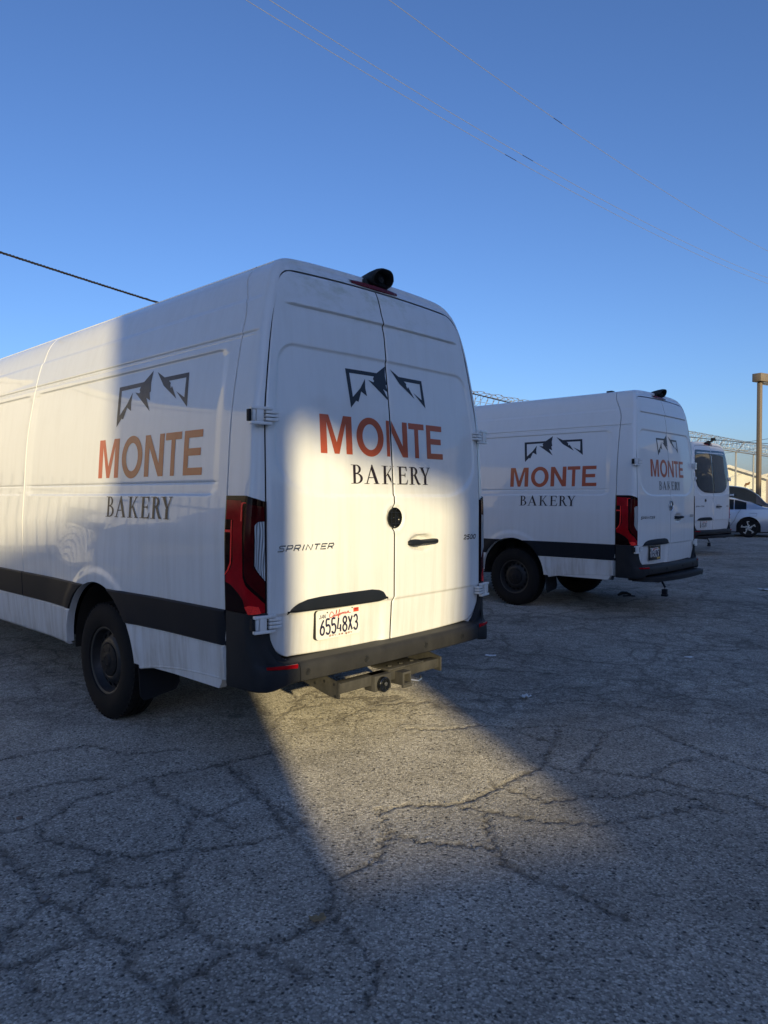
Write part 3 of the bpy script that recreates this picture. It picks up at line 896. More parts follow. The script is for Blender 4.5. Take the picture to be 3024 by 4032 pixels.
def number_plate(parent, x0, x1, z0, z1, number, frame):
    """left-door plate"""
    xm, zm = (x0+x1)/2, (z0+z1)/2
    yb = float(rear_pt(xm, zm)[1])
    rake = 0.0
    fn = lambda a, b, o: (a, yb - .012 - o, b)
    mb = MB()
    pl = []
    r = .018
    for cx, cz, a0 in ((x1-r, z1-r, 0), (x0+r, z1-r, 90), (x0+r, z0+r, 180), (x1-r, z0+r, 270)):
        pl += ellipse(cx, cz, r, r, 6, a0, a0+90)
    mb.prism(pl, lambda a, b: (a, yb - .012, b), lambda a, b: (a, yb - .0085, b))
    plate = mb.build('number_plate', PLATE, parent)
    w, h = x1-x0, z1-z0
    t = MB()
    if not frame:
        # black backing seen along the left edge and an embossed rim
        m4 = MB(); m4.prism([(p[0]-.004, p[1]) for p in pl], lambda a, b: (a, yb - .0075, b), lambda a, b: (a, yb + .02, b)); m4.build('plate_backing', DARK, plate)
    stroke_text(t, row(number, x0+.085*w, x0+.93*w, z0+.17*h, z0+.66*h, .42), fn, .0115 if not frame else .013)
    t.build('plate_number', PLINK, plate)
    t = MB(); sx = w*.40/1.55
    stroke_text(t, [(SCRIPT, x0+.345*w, x0+.345*w + w*.315, z0+.70*h, z0+.92*h)], fn, .0048, .0008)
    t.build('state_script', PLRED, plate)
    t = MB(); stroke_text(t, row('JAN', x0+.06*w, x0+.195*w, z0+.72*h, z0+.85*h, .2), fn, .0038, .0008)
    t.build('month_print', PLINK, plate)
    t = MB(); stroke_text(t, row('dmv.ca.gov', x0+.28*w, x0+.80*w, z0+.065*h, z0+.135*h, .5), fn, .0036, .0008)
    t.build('web_print', PLBRN, plate)
    t = MB(); t.box(x0+.835*w, x0+.955*w, yb-.0145, yb-.0122, z0+.785*h, z0+.93*h)
    st = t.build('year_sticker', STICK if not frame else STICKY, plate)
    t = MB(); stroke_text(t, row('2024', x0+.855*w, x0+.935*w, z0+.86*h, z0+.91*h, .25), fn, .0018, .0030)
    t.build('year_print', PLINK, plate)
    for (fx_, fz_) in ((.235, .905), (.80, .945)):
        t = MB(); t.lathe([(-.0165, .0005), (-.0165, .004), (-.0122, .0052)], 12, axis='Y', cx=x0+fx_*w, cy=yb, cz=z0+fz_*h); t.build('plate_bolt', BOLT, plate)
    if frame:
        t = MB(); a = .016
        t.box(x0-.008, x1+.008, yb-.020, yb-.006, z1-a, z1+.010, .002); t.box(x0-.008, x1+.008, yb-.020, yb-.006, z0-.010, z0+.028, .002)
        t.box(x0-.008, x0+.010, yb-.0205, yb-.006, z0-.01, z1+.01, .002); t.box(x1-.010, x1+.008, yb-.0205, yb-.006, z0-.01, z1+.01, .002)
        f = t.build('plate_frame', BLKGLOSS, plate)
        t = MB(); t.box(x1-.105, x1-.006, yb-.0215, yb-.0195, z0-.002, z0+.020); t.build('dealer_strip', STICKY, plate)
    return plate

def bumper(parent):
    lo = np.array([(-1.014, .242), (-1.016, .15), (-1.004, .04), (-.965, -.030), (-.91, -.066), (-.80, -.090), (-.60, -.106), (-.30, -.114), (0, -.116)])
    up = np.array([(-1.014, .242), (-1.018, .15), (-1.016, .075), (-.985, .018), (-.935, -.006), (-.80, -.024), (-.60, -.04), (-.30, -.05), (0, -.05)])
    t0 = np.linspace(0, 1, len(lo)); n = 90
    def half(): 
        t = np.unique(np.r_[np.linspace(0, 1, 56), np.linspace(.35, .66, 34)])
        fx_, fy_, ux_, uy_ = (pchip(t0, a) for a in (lo[:, 0], lo[:, 1], up[:, 0], up[:, 1]))
        return fx_(t), fy_(t), ux_(t), uy_(t)
    lx, ly, ux, uy = half()
    def ztopb(x):
        a = abs(x)
        if a > .928: return .900
        zz = np.linspace(ZB, .90, 80); xo = xside(zz)
        # door outline height at this x
        if a <= xo[0]: return .637
        k = np.argmax(xo >= a) if np.any(xo >= a) else len(xo)-1
        return max(.637, float(zz[k]) - .010)
    cols = []
    for i in range(len(lx)):
        p = np.array([lx[i], ly[i]]); q = np.array([ux[i], uy[i]])
        tan = np.array([lx[min(i+1, len(lx)-1)] - lx[max(i-1, 0)], ly[min(i+1, len(lx)-1)] - ly[max(i-1, 0)]]); tan /= np.linalg.norm(tan)
        inn = np.array([-tan[1], tan[0]])
        if inn @ np.array([-p[0], .6 - p[1]]) < 0: inn = -inn
        zb = .528 - .035*sstep(.80, .98, abs(p[0])) + .006
        zt = ztopb(q[0])
        c = []
        for off, z in ((.06, zb - .004), (.012, zb), (.003, zb + .006), (0, zb + .02), (.001, .585), (.003, .607), (.010, .625), (.020, .633)):
            if z > .59: off *= 1 - sstep(.955, 1.008, abs(p[0]))
            c.append((p[0] + inn[0]*off, p[1] + inn[1]*off, z))
        if zt > .643:
            kk = .030*(1 - sstep(.955, 1.008, abs(p[0])))
            k0 = np.array([p[0] + inn[0]*kk, p[1] + inn[1]*kk])
            for k in (.0, .12, .3, .6, .96, 1.0):
                w = sstep(0, .35, k); b = k0*(1-w) + q*w
                c.append((b[0], b[1], .637 + (zt - .637)*k))
            c.append((q[0]*.985 , q[1] + .03, zt))
        else:
            for k in (.0, .12, .3, .6, .96, 1.0):
                y = (p[1] + inn[1]*.030)*(1-k) + (float(yrear(p[0], .66)) - .004)*k
                c.append((p[0] + inn[0]*.03*(1-k), y, .637 + .003*k))
            c.append((p[0], float(yrear(p[0], .66)) + .05, .641))
        cols.append(c)
    P = np.array(cols)
    Q = P[::-1].copy(); Q[:, :, 0] *= -1
    A = np.concatenate([P, Q[1:]], 0)
    ax = A[:, 3, 0]
    cap = (A[:, 3, 0] < -.785); ccap = (A[:, 3, 0] > .785)
    mid = ~(cap | ccap)
    i0, i1 = np.where(mid)[0][[0, -1]]
    mb = MB(); mb.grid(A[i0:i1+1]); main = mb.build('bumper', BUMPER, parent)
    for a in (A[:i0+2].copy(), A[i1-1:].copy()):
        e = 0 if abs(a[0, 3, 0]) < .9 else -1
        a[e, :, 1] += .012; a[(1 if e == 0 else -2), :, 1] += .003
        mb = MB(); mb.grid(a); mb.build('bumper_corner', BUMPCAP, parent)
    for sx in (-.735, -.315, .205, .585):
        y = float(np.interp(sx, A[:, 4, 0], A[:, 4, 1])); z = .583
        mb = MB(); mb.lathe([(-.0012, .019), (-.0035, .017), (-.002, .0115)], 20, axis='Y', cx=sx, cy=y, cz=z)
        mb.mat(1); mb.lathe([(-.0025, .0115), (-.001, .001)], 16, axis='Y', cx=sx, cy=y, cz=z)
        mb.build('parking_sensor', [BUMPCAP, DARK], parent)
    for sg in (-1, 1):
        mb = MB(); t = np.linspace(0, 1, 22)
        P2 = []
        for q in t:
            sx = .800 + q*.155
            y = float(np.interp(-sx, lo[::1, 0], lo[:, 1])); 
            y = float(np.interp(-sx, P[:, 4, 0], P[:, 4, 1]))
            nx = -.5*sstep(.88, .97, sx)
            h = .011*(1 - .55*q)
            P2.append([(sg*(sx + .004*sstep(.86, .96, sx)), y - .004, .622 - h - .004*q + .006*q), (sg*(sx + .004*sstep(.86, .96, sx)), y - .0045, .622 + h + .006*q)])
        mb.grid(np.array(P2), skirt=(0, .008, 0), flip=(sg < 0)); mb.build('red_reflector', LENS_HOT if False else LENS_RED, parent)
    return main

def side_panels(parent):
    """black rub strips and white sill panels on both sides"""
    def arch_end(yc, z, front):
        d = math.sqrt(max(0, (ARCH_R + .004)**2 - (z - ARCH_Z)**2))
        return yc + d if front else yc - d
    segs = [(lambda z: .252, lambda z: arch_end(ARCH_Y, z, False)), (lambda z: arch_end(ARCH_Y, z, True), lambda z: SEAM - .003),
            (lambda z: SEAM + .003, lambda z: 4.717), (lambda z: 4.723, lambda z: arch_end(FRONT_Y, z, False)), (lambda z: arch_end(FRONT_Y, z, True), lambda z: 6.75)]
    for sg in (-1, 1):
        for k, (f0, f1) in enumerate(segs):
            zs_ = np.array([.706, .709, .714, .74, .78, .82, .86, .893, .899, .902])
            bow = np.interp(zs_, [.706, .714, .893, .902], [0, .010, .010, 0.002])
            P = np.array([[side_pt(f0(z) + t*(f1(z) - f0(z)), z, .004 + b, sg) for z, b in zip(zs_, bow)] for t in np.unique(np.r_[np.linspace(0, 1, 26), .003, .997])])
            mb = MB(); mb.grid(P, skirt=(-sg*.02, 0, 0), flip=(sg > 0)); mb.build('rub_strip', BLACKP, parent)
            if k == 0:
                def g1(z): return np.interp(z, [.43, .70], [1.165, 1.275])
                zlo = lambda t: .514 - .080*t**2.2
                P = []
                for t in np.linspace(0, 1, 28):
                    c = []
                    for q, b in ((0, -.03), (.0, -.004), (.02, .003), (.055, .003), (.06, .0), (.1, .0), (.4, .001), (.8, .001), (.98, .001), (1, -.004)):
                        y = .252 + t*(1.0)
                        z = zlo(t) + q*(.702 - zlo(t))
                        y = .252 + t*(g1(z) - .252)
                        c.append(side_pt(y, z, .003 + b, sg))
                    P.append(c)
                mb = MB(); mb.grid(np.array(P), skirt=(-sg*.02, .0, 0), flip=(sg > 0)); mb.build('rear_sill_panel', SILL, parent)
            else:
                P = []
                for t in np.unique(np.r_[np.linspace(0, 1, 30), .004, .012, .988, .996]):
                    c = []
                    for q, b in ((0, -.05), (.0, -.012), (.05, .0), (.09, .002), (.5, .004), (.97, .004), (1, -.004)):
                        z = .440 + q*.262
                        c.append(side_pt(f0(z) + t*(f1(z) - f0(z)), z, .003 + b, sg))
                    P.append(c)
                mb = MB(); mb.grid(np.array(P), skirt=(-sg*.03, 0, 0), flip=(sg > 0)); mb.build('sill_panel', SILL, parent)

def underbody(parent):
    mb = MB()
    mb.box(-.86, .86, .35, 1.18, .58, .66); mb.box(-.86, .86, 2.26, 5.5, .46, .62); mb.box(-.56, .56, .20, 6.6, .58, .75)
    mb.box(-.62, -.52, .45, 6.4, .46, .58); mb.box(.52, .62, .45, 6.4, .46, .58)
    mb.tube([(-.8, ARCH_Y, .392), (-.15, ARCH_Y, .392), (0, ARCH_Y, .392), (.15, ARCH_Y, .392), (.8, ARCH_Y, .392)], [.045, .05, .13, .05, .045], 14)
    mb.tube([(.3, .25, .47), (.34, 1.3, .50), (.3, 2.4, .42), (.2, 4.5, .40)], .03, 10)
    mb.box(-.30, .45, 2.6, 3.7, .33, .46, .03)
    mb.build('underbody', UNDER, parent)
    for sg in (-1, 1):
        for yc in (ARCH_Y, FRONT_Y):
            mb = MB(); P = []
            for a in np.linspace(-.06, math.pi + .06, 30):
                r = ARCH_R - .006
                P.append([(sg*x, yc + r*math.cos(a), ARCH_Z + r*math.sin(a)) for x in (.962, .90, .75, .60)])
            mb.grid(np.array(P), flip=(sg > 0))
            ring = [(sg*.60, yc + (ARCH_R-.006)*math.cos(a), ARCH_Z + (ARCH_R-.006)*math.sin(a)) for a in np.linspace(-.06, math.pi + .06, 30)]
            mb.add(ring, [tuple(range(30))])
            mb.box(min(sg*.63, sg*.72), max(sg*.63, sg*.72), yc+.16, yc+.30, .62, .86, .01)
            mb.build('wheel_arch_liner', LINER, parent)

def mud_flap(parent, sg):
    mb = MB(); P = []
    for t in np.linspace(0, 1, 12):
        c = []
        for v in np.linspace(0, 1, 14):
            r = .04
            x = .992 - t*.275
            zb = .215 + .04*t
            lo = zb + (r - math.sqrt(max(0, r*r - max(0, r - min(t, 1-t)*.275)**2)))
            z = lo + v*(.70 - lo)
            c.append((sg*x, 1.235 + .05*v - .03*math.sin(v*2) - .03*(1-v)**2, z))
        P.append(c)
    mb.grid(np.array(P), skirt=(0, .008, 0), flip=(sg > 0))
    return mb.build('mud_flap', BLACKP, parent)

def tow_hitch(parent):
    e = empty('tow_hitch', (-.01, .080, .016)); e.parent = parent
    mb = MB(); mb.box(-.50, .385, -.160, -.095, .393, .452, .006); mb.build('cross_tube', HITCH, e)
    for x in (-.508, .378):
        mb = MB()
        poly = [(-.175, .374), (-.10, .378), (.16, .43), (.20, .50), (.02, .50), (-.175, .462)]
        mb.prism(poly, lambda a, b: (x, a, b), lambda a, b: (x + .012, a, b)); 
        mb.build('end_plate', HITCH, e)
    for (yy, zz) in ((-.15, .385), (-.06, .455), (.02, .43), (-.14, .45)):
        mb = MB(); mb.lathe([(-.5085, .009), (-.5085, .001)], 12, cy=yy, cz=zz); mb.build('bolt_hole', DARK, e)
    mb = MB(); mb.box(-.10, .22, -.172, -.02, .455, .466, .004)
    for k in (-.04, .06, .16): mb.lathe([(.466, .014), (.473, .013), (.474, .001)], 6, axis='Z', cx=k, cy=-.12, cz=0)
    mb.build('top_plate', HITCH, e)
    mb = MB()
    ro, ri = .038, .027
    mb.prism([(-ro, -ro), (ro, -ro), (ro, ro), (-ro, ro)], lambda a, b: (.005 + a, -.10, .405 + b), lambda a, b: (.005 + a, -.09, .405 + b))
    o4 = [(-ro, -ro), (ro, -ro), (ro, ro), (-ro, ro)]; i4 = [(-ri, -ri), (ri, -ri), (ri, ri), (-ri, ri)]
    V = []; F = []
    for (pts, y) in ((o4, -.09), (o4, -.222), (i4, -.226), (i4, -.10)): V += [(.005 + a, y, .405 + b) for a, b in pts]
    for s_ in range(3):
        for k in range(4): F.append((s_*4+k, s_*4+(k+1) % 4, (s_+1)*4+(k+1) % 4, (s_+1)*4+k))
    mb.add(V, F); mb.build('receiver_tube', HITCH, e)
    mb = MB(); mb.box(-.035, .045, -.232, -.212, .352, .372, .004); mb.build('collar_lip', HITCH, e)
    mb = MB(); mb.box(-.235, -.095, -.190, -.10, .358, .452, .008); mb.build('wiring_bracket', HITCH, e)
    mb = MB(); mb.lathe([(-.19, .045), (-.212, .044), (-.216, .040), (-.214, .030), (-.205, .028)], 24, axis='Y', cx=-.175, cz=.398); mb.lathe([(-.206, .028), (-.205, .001)], 20, axis='Y', cx=-.175, cz=.398)
    mb.build('trailer_socket', BLKGLOSS, e)
    mb = MB(); mb.lathe([(-.213, .012), (-.216, .011), (-.217, .001)], 12, axis='Y', cx=-.168, cz=.402); mb.build('socket_pin', BOLT, e)
    mb = MB(); mb.tube([(.09, -.17, .37), (.13, -.2, .36), (.17, -.19, .365), (.20, -.16, .37)], .008, 6); mb.build('safety_chain_loop', BOLT, e)
    return e

def step_bumper(parent):
    e = empty('rear_step', (0, 0, 0)); e.parent = parent
    plan = [(-.86, .10), (-.85, -.05), (-.80, -.12), (-.62, -.20), (-.3, -.245), (0, -.26), (.3, -.25), (.62, -.22), (.80, -.17), (.85, -.10), (.86, .06)]
    mb = MB(); mb.prism(plan, lambda a, b: (a, b, .452), lambda a, b: (a, b, .500)); o = mb.build('step_body', BUMPCAP, e)
    mb = MB(); mb.prism([(a*.965, b + .018) for a, b in plan], lambda a, b: (a, b, .5005), lambda a, b: (a, b, .507))
    mb.build('step_tread', BUMPER, e)
    for sx in (-.5, .5):
        mb = MB(); mb.box(sx-.03, sx+.03, -.1, .3, .42, .4515, .004); mb.build('step_arm', UNDER, e)
    mb = MB(); mb.tube([(.72 + .02*math.cos(a), -.185, .44 + .02*math.sin(a)) for a in np.linspace(0, 6.28, 12)], .005, 6); mb.build('step_eye', BOLT, e)
    mb = MB(); mb.tube([(-.52, -.12, .46), (-.52, -.15, .41), (-.495, -.16, .37), (-.50, -.16, .33)], .013, 8); mb.box(-.53, -.47, -.19, -.13, .27, .345, .01); mb.box(-.545, -.475, -.20, -.13, .255, .285, .008)
    mb.build('dangling_trailer_plug', BLACKP, e)
    return e

def roof_camera(parent, broken=False):
    yb = float(yrz(2.76))
    mb = MB()
    P = []
    for t in np.linspace(0, 1, 26):
        x = -.20 + t*.40
        w = math.sin(math.pi*min(max(t, .03), .97))**.4
        yy = float(yrear(x, 2.775)) - .006
        P.append([(x, yy - .010*w + .02, 2.772 - .016*w), (x, yy - .016*w + .004, 2.776 - .010*w), (x, yy - .018*w + .012, 2.784 + .004*w), (x, yy + .03, 2.790 + .016*w), (x, yy + .06, 2.80 + .012*w)])
    mb.grid(np.array(P)); mb.build('brake_light', LENS_BR, parent)
    if not broken:
        mb = MB()
        secs = [(.37, .014, 2.836, 2.842, 0), (.33, .042, 2.825, 2.850, 0), (.27, .070, 2.81, 2.866, .05), (.22, .088, 2.80, 2.880, .15), (.165, .098, 2.792, 2.891, .35), (.125, .100, 2.790, 2.896, .55), (.10, .094, 2.794, 2.893, .62), (.094, .084, 2.802, 2.886, .62)]
        P = []
        for (y, w, z0, z1, tilt) in secs:
            c = []
            for a in np.linspace(0, 2*math.pi, 29)[:-1]:
                sx = math.copysign(abs(math.cos(a))**.6, math.cos(a)); sz = math.copysign(abs(math.sin(a))**.6, math.sin(a))
                z = (z0+z1)/2 + (z1-z0)/2*sz
                c.append((.045 + w*sx*(1 - .30*max(0, sz)), y - tilt*(z - 2.80)*.8 + tilt*.03, z))
            P.append(c + [c[0]])
        P = np.array(P)
        mb.grid(P)
        q = P[-1][:-1]; ce = q.mean(0); inner = [tuple(ce + (p - ce)*.88 + np.array([0, .06, -.004])) for p in q]
        n_ = len(q); mb.add([tuple(p) for p in q] + inner, [(i, (i+1) % n_, n_ + (i+1) % n_, n_ + i) for i in range(n_)] + [tuple(range(n_, 2*n_))])
        mb.box(-.07, .13, .14, .36, 2.785, 2.83, .01)
        o = mb.build('rear_camera', CAMBLK, parent)
        weld(o)
        mb = MB(); mb.lathe([(.118, .022), (.112, .018), (.116, .001)], 16, axis='Y', cx=.045, cz=2.835); mb.build('camera_lens', DARK, o)
    else:
        mb = MB()
        mb.box(-.15, .12, .10, .16, 2.80, 2.83, .006); mb.box(-.02, .05, .10, .16, 2.75, 2.81, .006)
        mb.tube([(-.15, .13, 2.81), (-.05, .1, 2.86), (.03, .12, 2.83)], .022, 6); mb.tube([(.0, .1, 2.85), (.12, .08, 2.87), (.2, .1, 2.93)], .020, 6)
        mb.tube([(.05, .12, 2.84), (.16, .1, 2.90)], .02, 6); mb.box(.10, .24, .05, .12, 2.90, 2.95, .01); mb.box(.2, .30, .06, .11, 2.88, 2.92, .01); mb.tube([(.22, .1, 2.90), (.26, .1, 2.97)], .012, 6)
        mb.build('broken_camera_bracket', CAMBLK, parent)

def badge(parent, star):
    cx, cz = .012, 1.372
    y0 = float(yrear(cx, cz)) + .004
    if not star:
        mb = MB(); mb.lathe([(-.001, .064), (-.006, .062), (-.006, .056), (.006, .054), (.006, .001)], 36, axis='Y', cx=cx, cy=y0, cz=cz)
        o = mb.build('empty_badge_socket', BLKGLOSS, parent)
        mb = MB()
        for z in (-.036, -.002, .032): mb.box(cx-.045, cx+.045, y0-.005, y0+.005, cz+z-.002, cz+z+.002)
        for x in (-.03, .005): mb.box(cx+x-.002, cx+x+.002, y0-.0045, y0+.005, cz-.045, cz+.045)
        mb.build('socket_ribs', BLACKP, o)
    else:
        mb = MB(); mb.lathe([(.0, .064), (-.010, .063), (-.013, .059), (-.010, .055), (-.006, .054)], 40, axis='Y', cx=cx, cy=y0, cz=cz)
        o = mb.build('badge_ring', CHROME, parent)
        mb = MB(); mb.lathe([(-.006, .055), (-.006, .001)], 36, axis='Y', cx=cx, cy=y0, cz=cz); mb.build('badge_disc', BLKGLOSS, o)
        mb = MB()
        for a in (90, 210, 330):
            c, s_ = math.cos(R_(a)), math.sin(R_(a))
            tip = (cx + .054*c, y0-.0075, cz + .054*s_); l = (cx - .009*s_, y0-.0075, cz + .009*c); r = (cx + .009*s_, y0-.0075, cz - .009*c)
            mb.add([tip, l, r, (cx, y0-.013, cz)], [(0, 1, 3), (0, 3, 2)])
        mb.build('badge_star', CHROME, o)

def handle(parent):
    y0 = float(yrear(.27, 1.21)) - .001
    mb = MB(); P = []
    for t in np.linspace(0, 1, 24):
        x = .128 + t*.282
        hh = np.interp(t, [0, .03, .12, .33, .45, .8, .95, 1], [.008, .014, .018, .020, .014, .015, .017, .009])
        dd = np.interp(t, [0, .05, .3, .7, .95, 1], [.008, .018, .030, .034, .028, .012])
        zc = 1.213 + .002*t
        P.append([(x, y0 + .016, zc - hh), (x, y0 - dd*.6, zc - hh*.95), (x, y0 - dd, zc - hh*.5), (x, y0 - dd, zc + hh*.5), (x, y0 - dd*.6, zc + hh*.95), (x, y0 + .016, zc + hh)])
    mb.grid(np.array(P)); mb.build('door_handle', BLKGLOSS if False else BLACKP, parent)

def plate_lamp(parent):
    """black handle bar above the number plate"""
    mb = MB(); P = []
    for t in np.linspace(0, 1, 40):
        x = -.800 + t*.750
        zt = np.interp(t, [0, .04, .10, .18, .30, .5, .82, .91, .96, 1.0], [.892, .912, .934, .950, .957, .960, .960, .950, .932, .896])
        zb = np.interp(t, [0, .5, .9, 1], [.886, .882, .882, .890])
        yy = float(yrear(x, .92)) - .010*min(1, t/.06, (1-t)/.06)
        P.append([(x, yy + .035, zb), (x, yy + .002, zb + .002), (x, yy - .003, zb + .010), (x, yy - .001, zt - .014), (x, yy + .006, zt - .003), (x, yy + .026, zt)])
    mb.grid(np.array(P)); return mb.build('plate_lamp_bar', BLACKP, parent)

def model_lettering(parent, worn):
    fn = lambda a, b, o: rear_pt(a, b, o)
    mb = MB(); stroke_text(mb, row('SPRINTER', -.862, -.492, 1.214, 1.244, .3), fn, .0072, .002, False, .45)
    mb.build('model_lettering', CHROME if worn else DKCHROME, parent)
    mb = MB(); stroke_text(mb, row('2500', .715, .862, 1.210, 1.238, .25), fn, .0070, .002, False, .35)
    mb.build('model_number', DKCHROME, parent)

def rear_glass(parent, mats=None):
    for sg in (-1, 1):
        P = []
        for t in np.unique(np.r_[np.linspace(0, 1, 30), .004, .012, .988, .996]):
            c = []
            for v in np.unique(np.r_[np.linspace(0, 1, 34), .004, .012, .988, .996]):
                x1 = np.interp(v, [0, .04, .12, .25, .5, .85, .94, .98, 1.0], [.46, .64, .76, .83, .858, .805, .785, .770, .72])
                x = sg*(.010 + t*(x1 - .010))
                z = 1.56 + v*(2.625 - 1.56) + .05*(abs(x)/.82)**2*(1-v)
                e = min(t, 1-t, v, 1-v)
                c.append((x, float(yrear(x, z)) - .006 + .004*max(0, 1 - e/.012), z))
            P.append(c)
        mb = MB(); mb.grid(np.array(P), skirt=(0, .02, 0), flip=(sg < 0)); mb.build('rear_window', GLASS, parent)

def cab_glass(parent):
    for sg in (-1, 1):
        P = []
        for t in np.linspace(0, 1, 20):
            c = []
            for v in np.linspace(0, 1, 8):
                y = 4.86 + t*.95; z0 = 1.55
                top = np.interp(y, [4.8, 5.3, 5.85], [2.25, 2.22, 1.9])
                z = z0 + v*(max(top, z0 + .05) - z0)
                xw = float(Wz(z))
                c.append((sg*(xw + .004)*float(front_narrow(y)), y, float(front_squash(np.array(y), np.array(z)))))
            P.append(c)
        mb = MB(); mb.grid(np.array(P), skirt=(-sg*.01, 0, 0), flip=(sg > 0)); mb.build('cab_window', GLASS, parent)
    P = []
    for x in np.linspace(-.74, .74, 20):
        c = []
        for t in np.linspace(0, 1, 10):
            y = 5.40 + t*.60
            c.append((x, y + .006, float(np.interp(y, [5.0, 5.35, 6.05], [2.84, 2.66, 1.62])) + .012 - .03*(abs(x)/.74)**3))
        P.append(c)
    mb = MB(); mb.grid(np.array(P), skirt=(0, -.01, -.01)); mb.build('windscreen', GLASS, parent)

# ------------------------------------------------------------------ vans
def build_van(loc, th, label, kind, paint):
    root = empty('cargo_van', loc, R_(th))
    tag(root, label, 'van', 'white cargo vans parked in a row')
    body = BODY_MESH
    o = bpy.data.objects.new('body', body[0] if paint is WHITE else body[1]); COL.objects.link(o); o.parent = root
    for sd, d in (('left', DOORS[0]), ('right', DOORS[1])):
        me = d[0] if paint is WHITE else d[1]
        dr = bpy.data.objects.new('rear_door', me); COL.objects.link(dr); dr.parent = root
        sg = -1 if sd == 'left' else 1
        hinge(dr, sg, 1.915); hinge(dr, sg, .850)
        if sd == 'right':
            handle(dr)
    seal = MB(); zz_ = np.r_[np.linspace(.60, 2.5, 26), np.linspace(2.52, ZT + .006, 16)]
    seal.grid(np.array([[(q*(float(xside(min(max(z, ZB + .06), ZT))) + .016), float(yrear(abs(q)*.9, z)) + .060, z) for z in zz_] for q in np.linspace(-1, 1, 24)]))
    seal.build('door_seal', GAP, root)
    bumper(root); side_panels(root); underbody(root)
    for sg in (-1, 1):
        wheel(root, sg*.988, ARCH_Y, sg); wheel(root, sg*.975, FRONT_Y, sg)
        mud_flap(root, sg)
    if kind != 'window':
        tail_lamp(root); tail_lamp(root, True)
        logo_parts(root, 'rear'); logo_parts(root, 'side')
        badge(root, kind == 'step')
    else:
        rear_glass(root)
        for sg in (-1, 1):
            mb = MB(); P = [[(lambda p: (sg*abs(p[0]), p[1], p[2]))(cs(s, z, .010)) for z in np.linspace(.905, 1.19, 14)] for s in np.linspace(.3, 1, 24)]
            mb.grid(np.array(P), skirt=(-sg*.02, .02, 0), flip=(sg > 0)); mb.build('tail_lamp', LENS_RED, root)
        mb = MB(); mb.lathe([(-.012, .001), (-.012, .034), (.004, .04)], 20, axis='Y', cx=-.42, cy=float(yrear(-.42, 1.39)), cz=1.375); mb.build('round_badge', BLKGLOSS, root)
        mb = MB(); mb.box(.88, .95, -.11, -.02, 1.485, 1.535, .006); mb.mat(1); mb.box(.955, 1.05, -.115, -.015, 1.475, 1.545, .008); mb.build('door_stop', [SILL, CAMBLK], root)
    model_lettering(root, kind == 'hitch')
    plate_lamp(root)
    roof_camera(root, kind == 'window')
    number = {'hitch': '65548X3', 'step': '76549W3', 'window': '65542X3'}[kind]
    if kind == 'hitch':
        number_plate(root, -.600, -.262, .712, .874, number, False); tow_hitch(root)
    else:
        number_plate(root, -.600, -.285, .705, .865, number, kind == 'step'); step_bumper(root)
    cab_glass(root)
    if kind == 'step':
        mb = MB(); mb.box(-.60, -.52, .50, .58, 2.83, 2.852, .006); mb.build('roof_marker', BLKGLOSS, root)
    return root

def proto(mb, name, mats, second=None):
    o = mb.build(name, mats[0] if second is None else [mats[0], second]); weld(o)
    a = o.data; b = a.copy(); b.materials[0] = mats[1]
    bpy.data.objects.remove(o)
    return (a, b)
BODY_MESH = proto(make_body(), 'body', (WHITE, WHITE_CLEAN))
DOORS = (proto(make_door(-1), 'rear_door', (WHITE, WHITE_CLEAN), GAP), proto(make_door(1), 'rear_door', (WHITE, WHITE_CLEAN), GAP))
def van_spot(left_px, dep, th):
    t = R_(th); x = -.885
    ox, oy = (left_px - 1512)/2840*dep - x*math.cos(t), dep - x*math.sin(t)
    return (ox + .035*math.cos(t), oy + .035*math.sin(t), 0)

